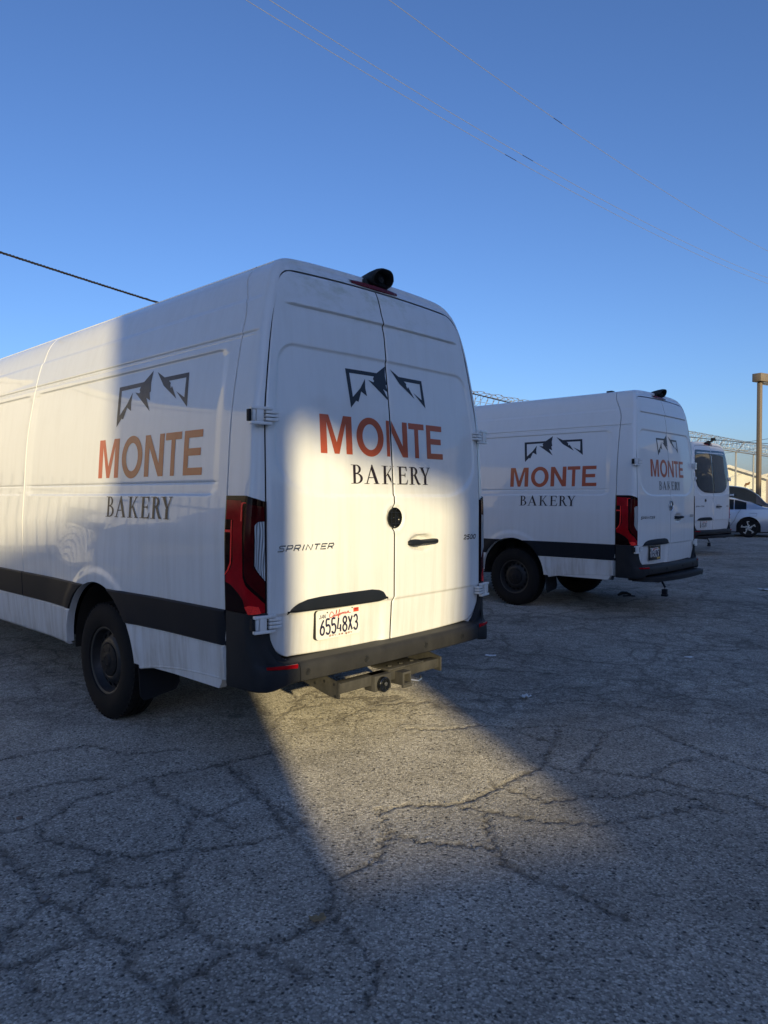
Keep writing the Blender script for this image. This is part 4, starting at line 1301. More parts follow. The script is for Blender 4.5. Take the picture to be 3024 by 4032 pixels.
# ------------------------------------------------------------------ ground
CRACKS = [[(-1.72,3.19),(-1.62,3.24),(-1.55,3.35),(-1.52,3.54),(-1.39,3.64),(-1.27,3.82),(-1.0,3.95),(-0.86,4.06),(-0.66,4.2)],[(-1.92,3.57),(-1.8,3.7),(-1.67,3.77),(-1.46,3.82)],[(-1.23,3.79),(-1.15,3.63),(-1.02,3.52),(-0.89,3.43),(-0.82,3.37),(-0.66,3.24)],[(-0.89,3.43),(-0.89,3.17),(-0.87,3.05)],[(-1.52,3.15),(-1.41,3.1),(-1.27,3.05),(-1.15,2.98),(-1.03,2.98),(-0.87,3.04),(-0.74,3.04),(-0.59,3.1),(-0.44,3.17),(-0.37,3.3)],[(-1.58,3.33),(-1.52,3.15)],[(-1.34,2.8),(-1.27,2.84),(-1.18,2.87),(-1.14,2.96)],[(-1.18,2.87),(-1.09,2.78),(-1.11,2.67),(-1.13,2.61),(-1.14,2.6),(-1.26,2.65),(-1.33,2.72),(-1.41,2.82),(-1.56,2.96),(-1.64,3.05)],[(-1.09,2.78),(-0.99,2.75),(-0.85,2.77),(-0.82,2.82),(-0.8,2.96),(-0.81,3.05)],[(-0.82,2.82),(-0.77,2.67),(-0.7,2.54),(-0.67,2.48),(-0.73,2.46),(-0.8,2.41),(-0.84,2.38),(-0.83,2.3),(-0.78,2.23),(-0.67,2.18),(-0.65,2.19),(-0.58,2.26),(-0.52,2.34),(-0.47,2.38),(-0.37,2.34),(-0.25,2.23)],[(-0.67,2.48),(-0.6,2.42),(-0.53,2.37)],[(-1.13,2.59),(-1.02,2.48),(-0.93,2.42),(-0.85,2.38)],[(-1.27,2.36),(-1.29,2.47),(-1.27,2.55),(-1.25,2.64)],[(-1.22,2.26),(-1.15,2.3),(-1.09,2.36),(-1.02,2.42),(-0.97,2.43)],[(-0.67,2.18),(-0.64,2.11),(-0.59,2.05),(-0.58,2.02)],[(-1.17,2.3),(-1.12,2.21),(-1.07,2.16)],[(-0.85,3.97),(-0.72,3.72),(-0.64,3.58),(-0.47,3.41),(-0.36,3.26)],[(-0.82,3.37),(-0.68,3.58),(-0.64,3.63)],[(-1.53,4.17),(-1.19,4.26)],[(-2.19,4.08),(-2.04,4.2),(-1.77,4.33),(-1.54,4.2)],[(0.35,3.48),(0.44,3.44),(0.58,3.37),(0.74,3.31),(0.97,3.28),(1.23,3.35),(1.52,3.46),(1.63,3.39)],[(0.35,3.48),(0.56,3.66),(0.73,3.84),(0.89,3.99),(0.96,4.2),(1.09,4.5),(1.15,4.7)],[(-0.02,3.42),(0.11,3.48),(0.35,3.48)],[(0.48,3.39),(0.47,3.21),(0.47,3.06),(0.5,2.91),(0.58,2.81),(0.66,2.76),(0.78,2.64),(0.86,2.53)],[(-0.02,3.42),(0.02,3.21),(-0.03,2.94),(-0.2,2.81),(-0.28,2.91),(-0.34,3.06),(-0.45,3.25),(-0.6,3.58),(-0.73,3.84),(-0.91,4.04)],[(-0.2,2.81),(-0.2,2.58),(-0.27,2.47),(-0.38,2.4),(-0.43,2.36)],[(-0.18,2.55),(-0.11,2.43),(-0.05,2.33),(-0.01,2.27),(-0.03,2.18),(-0.05,2.1)],[(0.02,3.21),(0.13,3.12),(0.28,3.09),(0.47,3.06)],[(0.15,4.63),(0.37,4.6),(0.65,4.7),(0.81,4.63),(1.15,4.7)],[(0.57,3.73),(0.64,3.66),(0.73,3.58),(0.8,3.52),(1.02,3.58),(1.21,3.58),(1.39,3.66),(1.55,3.54),(1.63,3.39)],[(0.91,3.99),(1.05,3.89),(1.13,4.04)],[(0.81,4.63),(1.0,4.38)],[(1.1,3.94),(1.4,3.82),(1.63,4.04),(1.91,4.15)],[(1.15,5.16),(1.43,5.29),(1.74,5.16),(2.06,5.0),(2.64,4.92)],[(1.45,3.82),(1.6,3.66),(1.82,3.58),(1.84,3.42)],[(1.15,4.7),(1.41,4.57),(1.72,4.7),(1.81,4.38),(1.91,4.15),(2.09,3.89)],[(1.41,4.57),(1.29,4.32),(1.13,4.04)]]
def build_ground():
    def axis(a, b, step, far, back, gr=1.13):
        g = list(np.arange(a, b + 1e-6, step))
        lo = []; q, s_ = a, step
        while q > back: s_ *= 1.22; q -= s_; lo.append(q)
        hi = []; q, s_ = b, step
        while q < far: s_ *= gr; q += s_; hi.append(q)
        return np.array(lo[::-1] + g + hi)
    X = axis(-2.7, 2.9, .013, 1500, -1500, 1.10); Y = axis(1.65, 5.3, .013, 2000, -700, 1.05)
    GX, GY = np.meshgrid(X, Y, indexing='ij')
    p = np.stack([GX.ravel(), GY.ravel()], -1)
    near = (p[:, 0] > -3.2) & (p[:, 0] < 3.8) & (p[:, 1] > 1.3) & (p[:, 1] < 7.5)
    d = np.full(len(p), 9.0)
    q = p[near]; dn = np.full(len(q), 9.0)
    # wobble so traced lines read as torn edges
    wob = .011*np.stack([np.sin(q[:, 0]*61 + q[:, 1]*23) + np.sin(q[:, 1]*97 + 1.3), np.sin(q[:, 0]*53 - q[:, 1]*37 + 2) + np.sin(q[:, 0]*88)], -1)
    qq = q + wob*.8
    for line in CRACKS:
        for a, b in zip(line[:-1], line[1:]):
            a = np.array(a); b = np.array(b); ab = b - a; L = ab @ ab
            if L < 1e-9: continue
            t = np.clip(((qq - a) @ ab)/L, 0, 1)
            dn = np.minimum(dn, np.linalg.norm(qq - a - t[:, None]*ab, axis=1))
    d[near] = dn
    z = -.007*np.exp(-(d/.012)**2) + .0025*np.sin(p[:, 0]*1.7 + 1)*np.cos(p[:, 1]*1.3)*near
    verts = np.stack([p[:, 0], p[:, 1], z], -1)
    nx, ny = len(X), len(Y)
    I = np.arange(nx*ny).reshape(nx, ny)
    F = np.stack([I[:-1, :-1], I[1:, :-1], I[1:, 1:], I[:-1, 1:]], -1).reshape(-1, 4)
    o = link_mesh('asphalt_ground', verts, F, ASPHALT, None, angle=60)
    at = o.data.attributes.new('crack', 'FLOAT', 'POINT')
    at.data.foreach_set('value', d.astype(np.float32))
    tag(o, kind='structure')
    return o

def asphalt():
    m = NT('aged_asphalt')
    co = m.co()
    big = m.noise(co, .55, 5, .6); mid = m.noise(co, 3.2, 5, .6)
    st = m.vor(co, 115); st2 = m.vor(co, 52); grit = m.noise(co, 260, 3, .6)
    sepc = m.n('ShaderNodeSeparateColor'); m.lk(st.outputs['Color'], sepc.inputs[0])
    sepd = m.n('ShaderNodeSeparateColor'); m.lk(st2.outputs['Color'], sepd.inputs[0])
    tone = m.ramp(sepc.outputs[0], [(0, (.19, .174, .147)), (.3, (.35, .324, .276)), (.75, (.47, .435, .372)), (1, (.66, .615, .535))])
    edge = m.ramp(st.outputs['Distance'], [(.25, 1.0), (.8, .76)])
    c = m.mix(1.0, tone, edge, 'MULTIPLY')
    pits = m.math('MULTIPLY', m.ramp(sepd.outputs[1], [(.80, 0), (.84, 1)]), m.ramp(st2.outputs['Distance'], [(.22, 1), (.42, 0)]))
    c = m.mix(m.math('MULTIPLY', pits, .8), c, (.022, .022, .026))
    lite = m.math('MULTIPLY', m.ramp(sepd.outputs[2], [(.955, 0), (.97, 1)]), m.ramp(st2.outputs['Distance'], [(.14, 1), (.28, 0)]))
    c = m.mix(m.math('MULTIPLY', lite, .5), c, (.50, .47, .42))
    c = m.mix(1.0, c, m.ramp(big.outputs[0], [(.3, .68), (.7, 1.16)]), 'MULTIPLY')
    c = m.mix(1.0, c, m.ramp(mid.outputs[0], [(.3, .86), (.7, 1.12)]), 'MULTIPLY')
    stain = m.noise(m.mapping((1, 1, 1), (7.3, 2.1, 0)), .9, 6, .62)
    c = m.mix(1.0, c, m.ramp(stain.outputs[0], [(.30, .72), (.42, 1.0)]), 'MULTIPLY')
    spot = m.vor(m.mapping((1, 1, 1), (1.7, .4, 0)), 1.1); sps = m.n('ShaderNodeSeparateColor'); m.lk(spot.outputs['Color'], sps.inputs[0])
    drop = m.math('MULTIPLY', m.ramp(m.math('ADD', spot.outputs['Distance'], m.math('MULTIPLY', mid.outputs[0], .14)), [(.10, .55), (.17, 0)]), m.ramp(sps.outputs[0], [(.55, 0), (.6, 1)]))
    c = m.mix(drop, c, (.055, .05, .048))
    # cracks: traced ones near the camera, scattered ones beyond
    at = m.n('ShaderNodeAttribute', attribute_name='crack')
    wn_ = m.noise(co, 26, 4, .65)
    wid = m.math('ADD', m.math('MULTIPLY', m.math('SUBTRACT', wn_.outputs[0], .5), .045), at.outputs['Fac'])
    near = m.ramp(wid, [(.0, 1.0), (.003, .95), (.008, .42), (.034, 0)])
    warp = m.n('ShaderNodeVectorMath', operation='ADD'); m.lk(co, warp.inputs[0])
    wv = m.noise(co, 2.3, 4, .6); sc = m.n('ShaderNodeVectorMath', operation='SCALE'); m.lk(wv.outputs['Color'], sc.inputs[0]); sc.inputs['Scale'].default_value = .55
    m.lk(sc.outputs[0], warp.inputs[1])
    v1 = m.vor(warp.outputs[0], 2.7, 'DISTANCE_TO_EDGE'); v2 = m.vor(warp.outputs[0], .75, 'DISTANCE_TO_EDGE')
    far_c = m.math('MAXIMUM', m.math('MULTIPLY', m.ramp(v1.outputs[0], [(0, .85), (.022, .55), (.075, 0)]), m.ramp(m.noise(co, .8, 3, .5).outputs[0], [(.36, 0), (.52, 1)])), m.ramp(v2.outputs[0], [(0, .9), (.010, .6), (.028, 0)]))
    v3 = m.vor(warp.outputs[0], 6.5, 'DISTANCE_TO_EDGE')
    far_c = m.math('MAXIMUM', far_c, m.math('MULTIPLY', m.ramp(v3.outputs[0], [(0, .6), (.035, .4), (.12, 0)]), m.ramp(m.noise(m.mapping((1, 1, 1), (4, 9, 0)), .42, 3, .5).outputs[0], [(.45, 0), (.56, 1)])))
    xyz = m.sep(co)
    zone = m.math('MULTIPLY', m.ramp(m.math('MULTIPLY', xyz[1], .1), [(.42, 0), (.52, 1)]), 1.0)
    far_c = m.math('MULTIPLY', far_c, zone)
    crack = m.math('MAXIMUM', near, far_c)
    dust = m.mix(mid.outputs[0], (.045, .038, .031), (.095, .078, .060))
    c = m.mix(m.math('MULTIPLY', crack, .68), c, dust)
    m.set(Base_Color=c, Roughness=.9, Specular_IOR_Level=.25, Diffuse_Roughness=1.0)
    h = m.math('MULTIPLY', m.ramp(st.outputs['Distance'], [(.0, 1), (.7, 0)]), m.ramp(sepc.outputs[1], [(0, .35), (1, 1)]))
    h = m.math('ADD', h, m.math('MULTIPLY', grit.outputs[0], .35))
    h = m.math('SUBTRACT', h, m.math('MULTIPLY', pits, .9))
    h = m.math('SUBTRACT', h, m.math('MULTIPLY', crack, 1.6))
    m.bump(h, 1.0, .0055)
    return m.m
ASPHALT = asphalt()
build_ground()

def worn_line():
    m = NT('worn_white_line_paint')
    n = m.noise(m.co(), 9, 6, .7)
    m.set(Base_Color=(.30, .30, .29), Roughness=.85)
    tr = m.n('ShaderNodeBsdfTransparent'); mx = m.n('ShaderNodeMixShader')
    out = m.t.nodes['Material Output']
    m.lk(m.ramp(n.outputs[0], [(.45, 0), (.70, .55)]), mx.inputs[0]); m.lk(tr.outputs[0], mx.inputs[1]); m.lk(m.b.outputs[0], mx.inputs[2]); m.lk(mx.outputs[0], out.inputs[0])
    return m.m
mb = MB(); a = Vector((-2.05, 5.35, .006)); b = Vector((-6.2, 9.3, .006)); n_ = (b-a).normalized().cross(Vector((0, 0, 1)))*.06
mb.add([a-n_, b-n_, b+n_, a+n_], [(0, 1, 2, 3)]); tag(mb.build('parking_line', worn_line()), kind='structure')

# loose chips lying in the cracks
mb = MB()
for line in CRACKS:
    for a, b in zip(line[:-1], line[1:]):
        L = math.dist(a, b)
        for k in range(int(L*14)):
            t = random.random(); s_ = random.choice((.0022, .003, .004, .0055))*random.uniform(.7, 1.2)
            x = a[0] + (b[0]-a[0])*t + random.gauss(0, .02); y = a[1] + (b[1]-a[1])*t + random.gauss(0, .02)
            V = [(x + s_*random.uniform(.6, 1.2)*math.cos(q), y + s_*random.uniform(.6, 1.2)*math.sin(q), -.002) for q in np.linspace(0, 6.28, 6)[:-1]]
            W = [(x + (v[0]-x)*.6, y + (v[1]-y)*.6, s_*1.1) for v in V]
            mb.add(V + W, [(i, (i+1) % 5, 5+(i+1) % 5, 5+i) for i in range(5)] + [(5, 6, 7, 8, 9)])
STONE = plain('loose_stone', (.19, .18, .165), .9, var=.5, vscale=40)
tag(mb.build('loose_gravel', STONE, smooth=False), 'small loose asphalt chips lying along the cracks', 'gravel', None, 'stuff')

# litter and stones
PAPER = plain('white_paper', (.72, .72, .70), .8, var=.08)
LEAF = plain('dry_leaf', (.26, .19, .10), .8, var=.3)
def scrap(name, x, y, w, l, mat, label, cat, rz=0, curl=.2, h=.0):
    P = []
    for i in np.linspace(-.5, .5, 7):
        P.append([(i*w, j*l, .004 + h*random.random() + curl*w*(i*i + .6*j*j + .15*random.random())) for j in np.linspace(-.5, .5, 5)])
    mb = MB(); mb.grid(np.array(P), skirt=(0, 0, -.0015))
    o = mb.build(name, mat, None, loc=(x, y, 0)); o.rotation_euler = (0, 0, rz)
    return tag(o, label, cat)
scrap('paper_scrap', 6.05, 11.35, .24, .14, PAPER, 'white paper scrap lying on the open asphalt at the right, largest of the litter', 'litter', .1, .3)
scrap('paper_scrap', .998, 6.72, .10, .06, PAPER, 'small white slip lying near the parked van with the tow hitch', 'litter', -.3)
scrap('plastic_bit', 1.045, 5.30, .075, .06, PAPER, 'crumpled pale plastic bit lying among the dense cracks', 'litter', .6, .5, .02)
scrap('paper_scrap', 2.83, 6.66, .075, .045, PAPER, 'small white chip of paper lying alone in the middle right of the asphalt', 'litter', .2)
scrap('dry_leaf', -.235, 2.515, .055, .035, LEAF, 'curled tan dry leaf lying on a crack near the camera', 'leaf', .4, .5, .008)
def rock(name, x, y, r, mat, label, flat=.6):
    bm = bmesh.new(); bmesh.ops.create_icosphere(bm, subdivisions=2, radius=r)
    for v in bm.verts:
        v.co *= random.uniform(.82, 1.15); v.co.z *= flat
    bm.verts.index_update()
    mb = MB(); mb.add([v.co[:] for v in bm.verts], [[v.index for v in f.verts] for f in bm.faces]); bm.free()
    o = mb.build(name, mat, None, loc=(x, y, r*flat*.7)); tag(o, label, 'stone')
rock('stone', -1.70, 3.33, .016, plain('brown_stone', (.17, .12, .095), .8, var=.3), 'small brown stone lying alone on the asphalt at the left', .5)
rock('stone', -1.265, 2.655, .018, STONE, 'grey asphalt chip sitting in a crack junction at lower left', .5)
DEBR = plain('dark_debris', (.016, .015, .013), .8, var=.4)
mb = MB(); mb.tube([(-.11, 0, .02), (-.04, .03, .05), (.03, .01, .055), (.10, -.02, .03)], [.02, .035, .03, .012], 7); mb.tube([(-.05, -.05, .01), (.05, -.06, .02), (.15, -.05, .006)], .014, 6)
o = mb.build('debris_clump', DEBR, None, loc=(3.60, 10.75, 0)); o.scale = (.9, .9, .8); tag(o, 'dark clump of debris on the ground below the rear step', 'debris')

# ------------------------------------------------------------------ the vans
build_van(van_spot(1055, 3.70, 46.6), 46.6, 'nearest white bakery van with a tow hitch and empty badge socket on its doors', 'hitch', WHITE)
build_van(van_spot(2514, 8.72, 47.0), 47.0, 'second white bakery van with star badge and a black step under its bumper', 'step', WHITE_CLEAN)
build_van(van_spot(2735, 17.5, 40.0), 40.0, 'farthest white van with dark tinted rear windows and no lettering', 'window', WHITE_CLEAN)

# ------------------------------------------------------------------ cars
def car_paint(name, col, metal):
    m = NT(name); n = m.noise(m.co(), 400, 2, .5)
    m.set(Base_Color=m.mix(1.0, col, m.ramp(n.outputs[0], [(.3, .9), (.7, 1.1)]), 'MULTIPLY'), Metallic=metal, Roughness=.32, Coat_Weight=1.0, Coat_Roughness=.03)
    return m.m
SILVER = car_paint('silver_blue_car_paint', (.50, .52, .57), .45)
BLACKC = car_paint('black_car_paint', (.006, .006, .009), .0)
CARGLASS = plain('car_window_glass', (.008, .010, .012), .04, coat=.15, var=.02, spec=.3)
ALLOY = plain('alloy_wheel_face', (.55, .54, .53), .3, .8, var=.1)
def make_car(loc, rz, prof, wheels, paint, half, label, win, wheel_r):
    """prof: stations (y, z_belt, z_roof, roof half width) front = +y; car-left is -x"""
    root = empty('parked_car', loc, rz); tag(root, label, 'car')
    P = np.array(prof, float); Yp = P[:, 0]
    zbelt, zroof, wroof, wbody = (pchip(Yp, P[:, k]) for k in (1, 2, 3, 4))
    Ra = wheel_r + .055
    ys_ = np.unique(np.r_[np.linspace(Yp[0], Yp[-1], 90), *[w + Ra*np.cos(np.linspace(0, math.pi, 24)) for w in wheels]])
    cols = []
    for y in ys_:
        zb, zr, wr, wb = float(zbelt(y)), float(zroof(y)), float(wroof(y)), float(wbody(y))
        zlo = .20
        for w in wheels:
            if abs(y - w) < Ra: zlo = max(zlo, wheel_r + math.sqrt(Ra*Ra - (y-w)**2))
        zl = [zlo + (zb - zlo)*k for k in (0, .05, .2, .4, .55, .62, .75, .9, 1.0)]
        xs_ = [wb*np.interp(z, [.2, .3, .5, zb*.72, zb*.86, zb], [.94, .975, 1.0, .992, .972, .955]) for z in zl]
        c = [(xs_[0] - .06, y, zl[0])] + [(x, y, z) for x, z in zip(xs_, zl)]
        for k in (.0, .3, .6, .85, .95, 1.0):
            c.append((xs_[-1]*(1 - k**1.1) * 1.0 + wr*k**1.1 - .004*(k > 0), y, zb + (zr - zb)*(1 - (1-k)**1.25) if k < 1 else zr))
        for k in (.8, .5, .2, 0): c.append((wr*k, y, zr + .03*(1 - k*k)*min(1, (zr - zb)/.25)))
        cols.append(c)
    A = np.array(cols); B = A.copy(); B[:, :, 0] *= -1
    mb = MB(); mb.grid(A); mb.grid(B, flip=True)
    for c in (A[0], A[-1]):
        ring = [tuple(p) for p in c[1:]] + [(-p[0], p[1], p[2]) for p in c[1:-1][::-1]]
        mb.add(ring, [tuple(range(len(ring)))])
    body = mb.build('body', paint, root); weld(body)
    mb = MB(); mb.box(-half*.9, half*.9, Yp[0]+.15, Yp[-1]-.15, .16, .5); mb.build('underbody', UNDER, root)
    for sg in (-1, 1):
        for (y0, y1, nm) in win:
            G_ = []
            for t in np.linspace(0, 1, 22):
                y = y0 + (y1-y0)*t
                zb, zr, wr, wb = float(zbelt(y)), float(zroof(y)), float(wroof(y)), float(wbody(y))*.955
                k1 = min(.90, max(.06, 1 - .055/max(zr - zb, .06)))
                cc = []
                for k in np.linspace(.05, k1, 8):
                    cc.append((sg*((wb*(1 - k**1.1) + wr*k**1.1) + .010), y, zb + (zr - zb)*(1 - (1-k)**1.25)))
                G_.append(cc)
            mb = MB(); mb.grid(np.array(G_), skirt=(-sg*.015, 0, 0), flip=(sg < 0)); mb.build(nm, CARGLASS, root)
        for w in wheels:
            e = empty('wheel', (sg*(half - .005), w, 0)); e.parent = root
            t = MB(); t.lathe([(a*sg, r) for a, r in ((-.02, wheel_r*.68), (-.004, wheel_r*.74), (0, wheel_r*.86), (-.012, wheel_r*.96), (-.03, wheel_r), (-.18, wheel_r), (-.2, wheel_r*.9), (-.2, wheel_r*.6))], 44, cz=wheel_r); t.build('tyre', RUBBER, e)
            t = MB(); t.lathe([(-.05*sg, wheel_r*.70), (-.06*sg, .01)], 40, cz=wheel_r); t.build('brake_disc', DARK, e)
            t = MB()
            for k in range(5):
                M = Matrix.Translation((-.012*sg, 0, wheel_r)) @ Matrix.Rotation(k*2*math.pi/5 + .25, 4, 'X')
                blade = [(-.02, .05), (.03, .05), (.085, wheel_r*.45), (.12, wheel_r*.62), (.03, wheel_r*.69), (.02, wheel_r*.62), (.06, wheel_r*.56), (.035, wheel_r*.40), (-.03, .09)]
                V = [M @ Vector((0, a, b)) for a, b in blade] + [M @ Vector((-.02*sg, a, b)) for a, b in blade]
                n = len(blade); tri = tessellate_polygon([[Vector((a, b, 0)) for a, b in blade]])
                t.add(V, [tuple(q) for q in tri] + [(i, (i+1) % n, (i+1) % n + n, i+n) for i in range(n)])
            t.lathe([(-.012*sg, .055), (-.008*sg, .04), (-.008*sg, .001)], 20, cz=wheel_r)
            t.build('rim', ALLOY, e)
    return root
def polar(px, dep): return ((px - 1512)/2840*dep, dep)
th = R_(62)
fw = Vector((-math.sin(th), math.cos(th), 0)); rt = Vector((math.cos(th), math.sin(th), 0))
wp = polar(2947.6, 25.7); base = Vector((wp[0], wp[1], 0)) + rt*.92 - fw*1.05
SED = [(0.0, .86, .885, .70, .80), (.12, .98, 1.01, .72, .88), (.55, 1.00, 1.07, .66, .91), (1.0, .99, 1.24, .60, .925), (1.6, .965, 1.385, .585, .925), (2.3, .945, 1.445, .585, .925), (2.9, .93, 1.40, .58, .92), (3.5, .92, 1.13, .60, .915), (3.8, .90, .965, .68, .91), (4.4, .78, .84, .70, .88), (4.75, .62, .66, .60, .76)]
sed = make_car(base, th, SED, (1.05, 3.85), SILVER, .925, 'silver sedan with five blade alloy wheels parked beyond the farthest van', [(1.12, 1.50, 'quarter_window'), (1.53, 2.30, 'rear_side_window'), (2.36, 3.35, 'front_side_window')], .34)
for nm, pts, w, mat in (('door_handle', (1.62, 1.90, .80, .825), .02, CHROME), ):
    mb = MB(); mb.box(-.935, -.915, pts[0], pts[1], pts[2], pts[3], .006); mb.build(nm, mat, sed)
mb = MB(); mb.tube([(-.914, 1.30, 1.0), (-.928, 1.42, .80), (-.930, 1.50, .6), (-.925, 1.62, .42), (-.915, 1.80, .26)], .005, 5)
mb.tube([(-.9155, .78, .86), (-.917, 1.02, .86), (-.92, 1.03, .76), (-.918, .80, .76), (-.9155, .78, .86)], .004, 5); mb.build('door_shut_line', DARK, sed)
mb = MB(); mb.prism([(1.35, 1.375), (1.62, 1.40), (1.42, 1.46)], lambda a, b: (-.015, a, b), lambda a, b: (.015, a, b)); mb.build('roof_fin', BLKGLOSS, sed)
mb = MB(); P = []
G_ = [[(x, y, z + .012) for x in np.linspace(-.5, .5, 8)] for y, z in ((.62, 1.115), (.9, 1.215), (1.2, 1.315), (1.4, 1.362))]
mb.grid(np.array(G_), skirt=(0, 0, -.02)); mb.build('rear_screen', CARGLASS, sed)
th2 = R_(62 + 180)
fw2 = Vector((-math.sin(th2), math.cos(th2), 0)); rt2 = Vector((math.cos(th2), math.sin(th2), 0))
wp = polar(3010, 29.5); base = Vector((wp[0], wp[1], 0)) - rt2*1.0 - fw2*4.15
SUV = [(0, .95, 1.02, .80, .90), (.08, 1.08, 1.75, .74, .95), (.5, 1.12, 1.86, .74, .98), (1.6, 1.12, 1.90, .745, .99), (2.8, 1.11, 1.885, .74, .99), (3.4, 1.10, 1.80, .72, .99), (3.9, 1.09, 1.50, .72, .985), (4.25, 1.08, 1.16, .78, .98), (4.9, .98, 1.03, .78, .94), (5.15, .75, .80, .70, .84)]
make_car(base, th2, SUV, (1.0, 4.15), BLACKC, .99, 'black tall car with dark side windows parked behind the silver sedan', [(.35, 1.45, 'rear_side_window'), (1.52, 2.50, 'middle_side_window'), (2.57, 3.85, 'front_side_window')], .37)

# ------------------------------------------------------------------ fence with coiled razor wire
FA = Vector((2.43, 20.4, 0)); FB = Vector((23.6, 44.0, 0)); FD = (FB - FA).normalized(); FN = Vector((FD.y, -FD.x, 0))  # FN towards the yard
f0, f1 = -9.0, 39.0
WIREM = plain('fence_wire', (.34, .33, .31), .5, .6, var=.2)
fence = empty('chain_link_fence', FA); tag(fence, 'tall chain link fence topped with leaning arms and barbed strands beyond the parked cars', 'fence')
def fp(s_, z, o=0.0): q = FD*s_ + FN*o; return (q.x, q.y, z)
k = 0; s_ = f0 + .6
while s_ < f1:
    mb = MB(); mb.tube([fp(s_, 0), fp(s_, 3.86)], .045, 10); post = mb.build('post', GALV, fence)
    mb = MB(); mb.tube([fp(s_, 3.80), fp(s_, 4.28, .42)], .022, 6); mb.build('leaning_arm', GALV, post)
    s_ += 3.3
mb = MB(); mb.tube([fp(f0, 3.82, .045), fp(f1, 3.82, .045)], .035, 8); mb.build('top_rail', GALV, fence)
for o_, z_ in ((.14, 3.96), (.27, 4.11), (.40, 4.26)):
    mb = MB(); mb.tube([fp(f0 + (f1-f0)*t, z_ - .01*math.sin(t*90), o_) for t in np.linspace(0, 1, 60)], .006, 4); mb.build('barbed_strand', WIREM, fence)
V, F = [], []
H_ = 3.78
for dirn in (1, -1):
    q = f0
    while q < f1:
        a, b = (q, q + H_*.98) if dirn > 0 else (q + H_*.98, q)
        p0 = fp(a, .04, .05 + .003*dirn); p1 = fp(b, H_, .05 + .003*dirn)
        if a <= f1 and b <= f1:
            n = len(V); w = .0026
            V += [(p0[0]-w*FD.x, p0[1]-w*FD.y, p0[2]), (p0[0]+w*FD.x, p0[1]+w*FD.y, p0[2]), (p1[0]+w*FD.x, p1[1]+w*FD.y, p1[2]), (p1[0]-w*FD.x, p1[1]-w*FD.y, p1[2]), (p0[0]+w*FN.x, p0[1]+w*FN.y, p0[2]+.003), (p1[0]+w*FN.x, p1[1]+w*FN.y, p1[2]+.003)]
            F += [(n, n+1, n+2, n+3), (n+1, n+4, n+5, n+2), (n+4, n, n+3, n+5)]
        q += .085
o = link_mesh('wire_mesh', V, F, WIREM, fence, smooth=False); o['kind'] = 'stuff'
RAZOR = plain('razor_wire_steel', (.36, .35, .33), .4, .7, var=.2)
mb = MB(); turns = (f1 - f0)/.30; n = int(turns*18)
pts = []
for i in range(n+1):
    t = i/n; a = t*turns*2*math.pi
    r = .27 + .02*math.sin(a*.37)
    pts.append(fp(f0 + (f1-f0)*t + .16*math.sin(a*1.0 + 1.2), 4.14 + r*math.sin(a), .20 + r*math.cos(a)))
mb.tube(pts, .0065, 4)
for i in range(0, n, 3):
    p = Vector(pts[i]); t = (Vector(pts[min(i+1, n)]) - Vector(pts[max(i-1, 0)])).normalized(); u_ = t.cross(FD).normalized()
    mb.add([p + t*.045, p - t*.045, p + u_*.02, p - u_*.02], [(0, 2, 1), (0, 1, 3)])
o = mb.build('razor_wire_coil', RAZOR, None, loc=FA); tag(o, 'long coil of razor wire running along the top of the chain link fence', 'razor wire')
mb = MB(); mb.tube([(-.12, 0, -.05), (-.02, .02, .05), (.08, 0, .07), (.15, 0, .16)], [.03, .07, .06, .03], 7); mb.tube([(-.1, 0, -.16), (-.08, 0, -.05)], .02, 5)
bl = Vector(((2940 - 1512)/2840*37.4, 37.4, 2.02)); o = mb.build('rag', plain('rusty_brown_cloth', (.22, .11, .045), .9, var=.4, vscale=12), None, loc=bl)
tag(o, 'brown rag caught on the wire fence above the black car', 'rag')

# ------------------------------------------------------------------ lamp post
LPM = plain('bronze_lamp_paint', (.20, .155, .105), .5, .2, var=.15)
lp = empty('lamp_post', polar(2986, 33.0) + (0,), R_(-58)); tag(lp, 'square brown lamp post with a flat box lamp head at the right edge', 'lamp post')
mb = MB(); mb.box(-.085, .085, -.085, .085, 0, 6.62, .008); mb.build('pole', LPM, lp)
mb = MB(); mb.box(-.16, .16, -.16, .16, 0, .04, .004); mb.build('base_plate', LPM, lp)
mb = MB(); mb.box(-.05, .05, -.05, .05, 6.58, 6.70, .004); mb.build('mounting_bracket', LPM, lp)
mb = MB(); mb.box(-.20, .22, -.28, .95, 6.66, 7.03, .012); hd = mb.build('lamp_head', LPM, lp)
mb = MB(); mb.box(-.14, .16, .05, .85, 6.58, 6.658, .004); mb.build('lamp_lens', plain('lamp_lens_glass', (.10, .10, .10), .2), hd)

# ------------------------------------------------------------------ overhead cables
CABLE = plain('black_service_cable', (.016, .013, .011), .6, var=.3)
ALU = plain('weathered_aluminium_wire', (.42, .43, .45), .45, .6, var=.1)
cp = [(-12.0, 2.2, 6.1), (-5.3, 10, 4.81), (-3.85, 11.66, 4.65), (2.14, 18.5, 4.11), (3.8, 20.4, 4.05), (13.3, 31.2, 4.10), (21.0, 40.0, 4.37), (30, 50.3, 4.95), (38, 59.4, 5.7)]
tt = np.linspace(0, 1, len(cp)); cx_, cy_, cz_ = (pchip(tt, [p[k] for p in cp]) for k in range(3))
T = np.linspace(0, 1, 420)
xs_, ys_ = np.interp(T, tt, [p[0] for p in cp]), np.interp(T, tt, [p[1] for p in cp])
zc_ = np.polynomial.polynomial.Polynomial.fit([p[0] for p in cp], [p[2] for p in cp], 3)(xs_)
mb = MB()
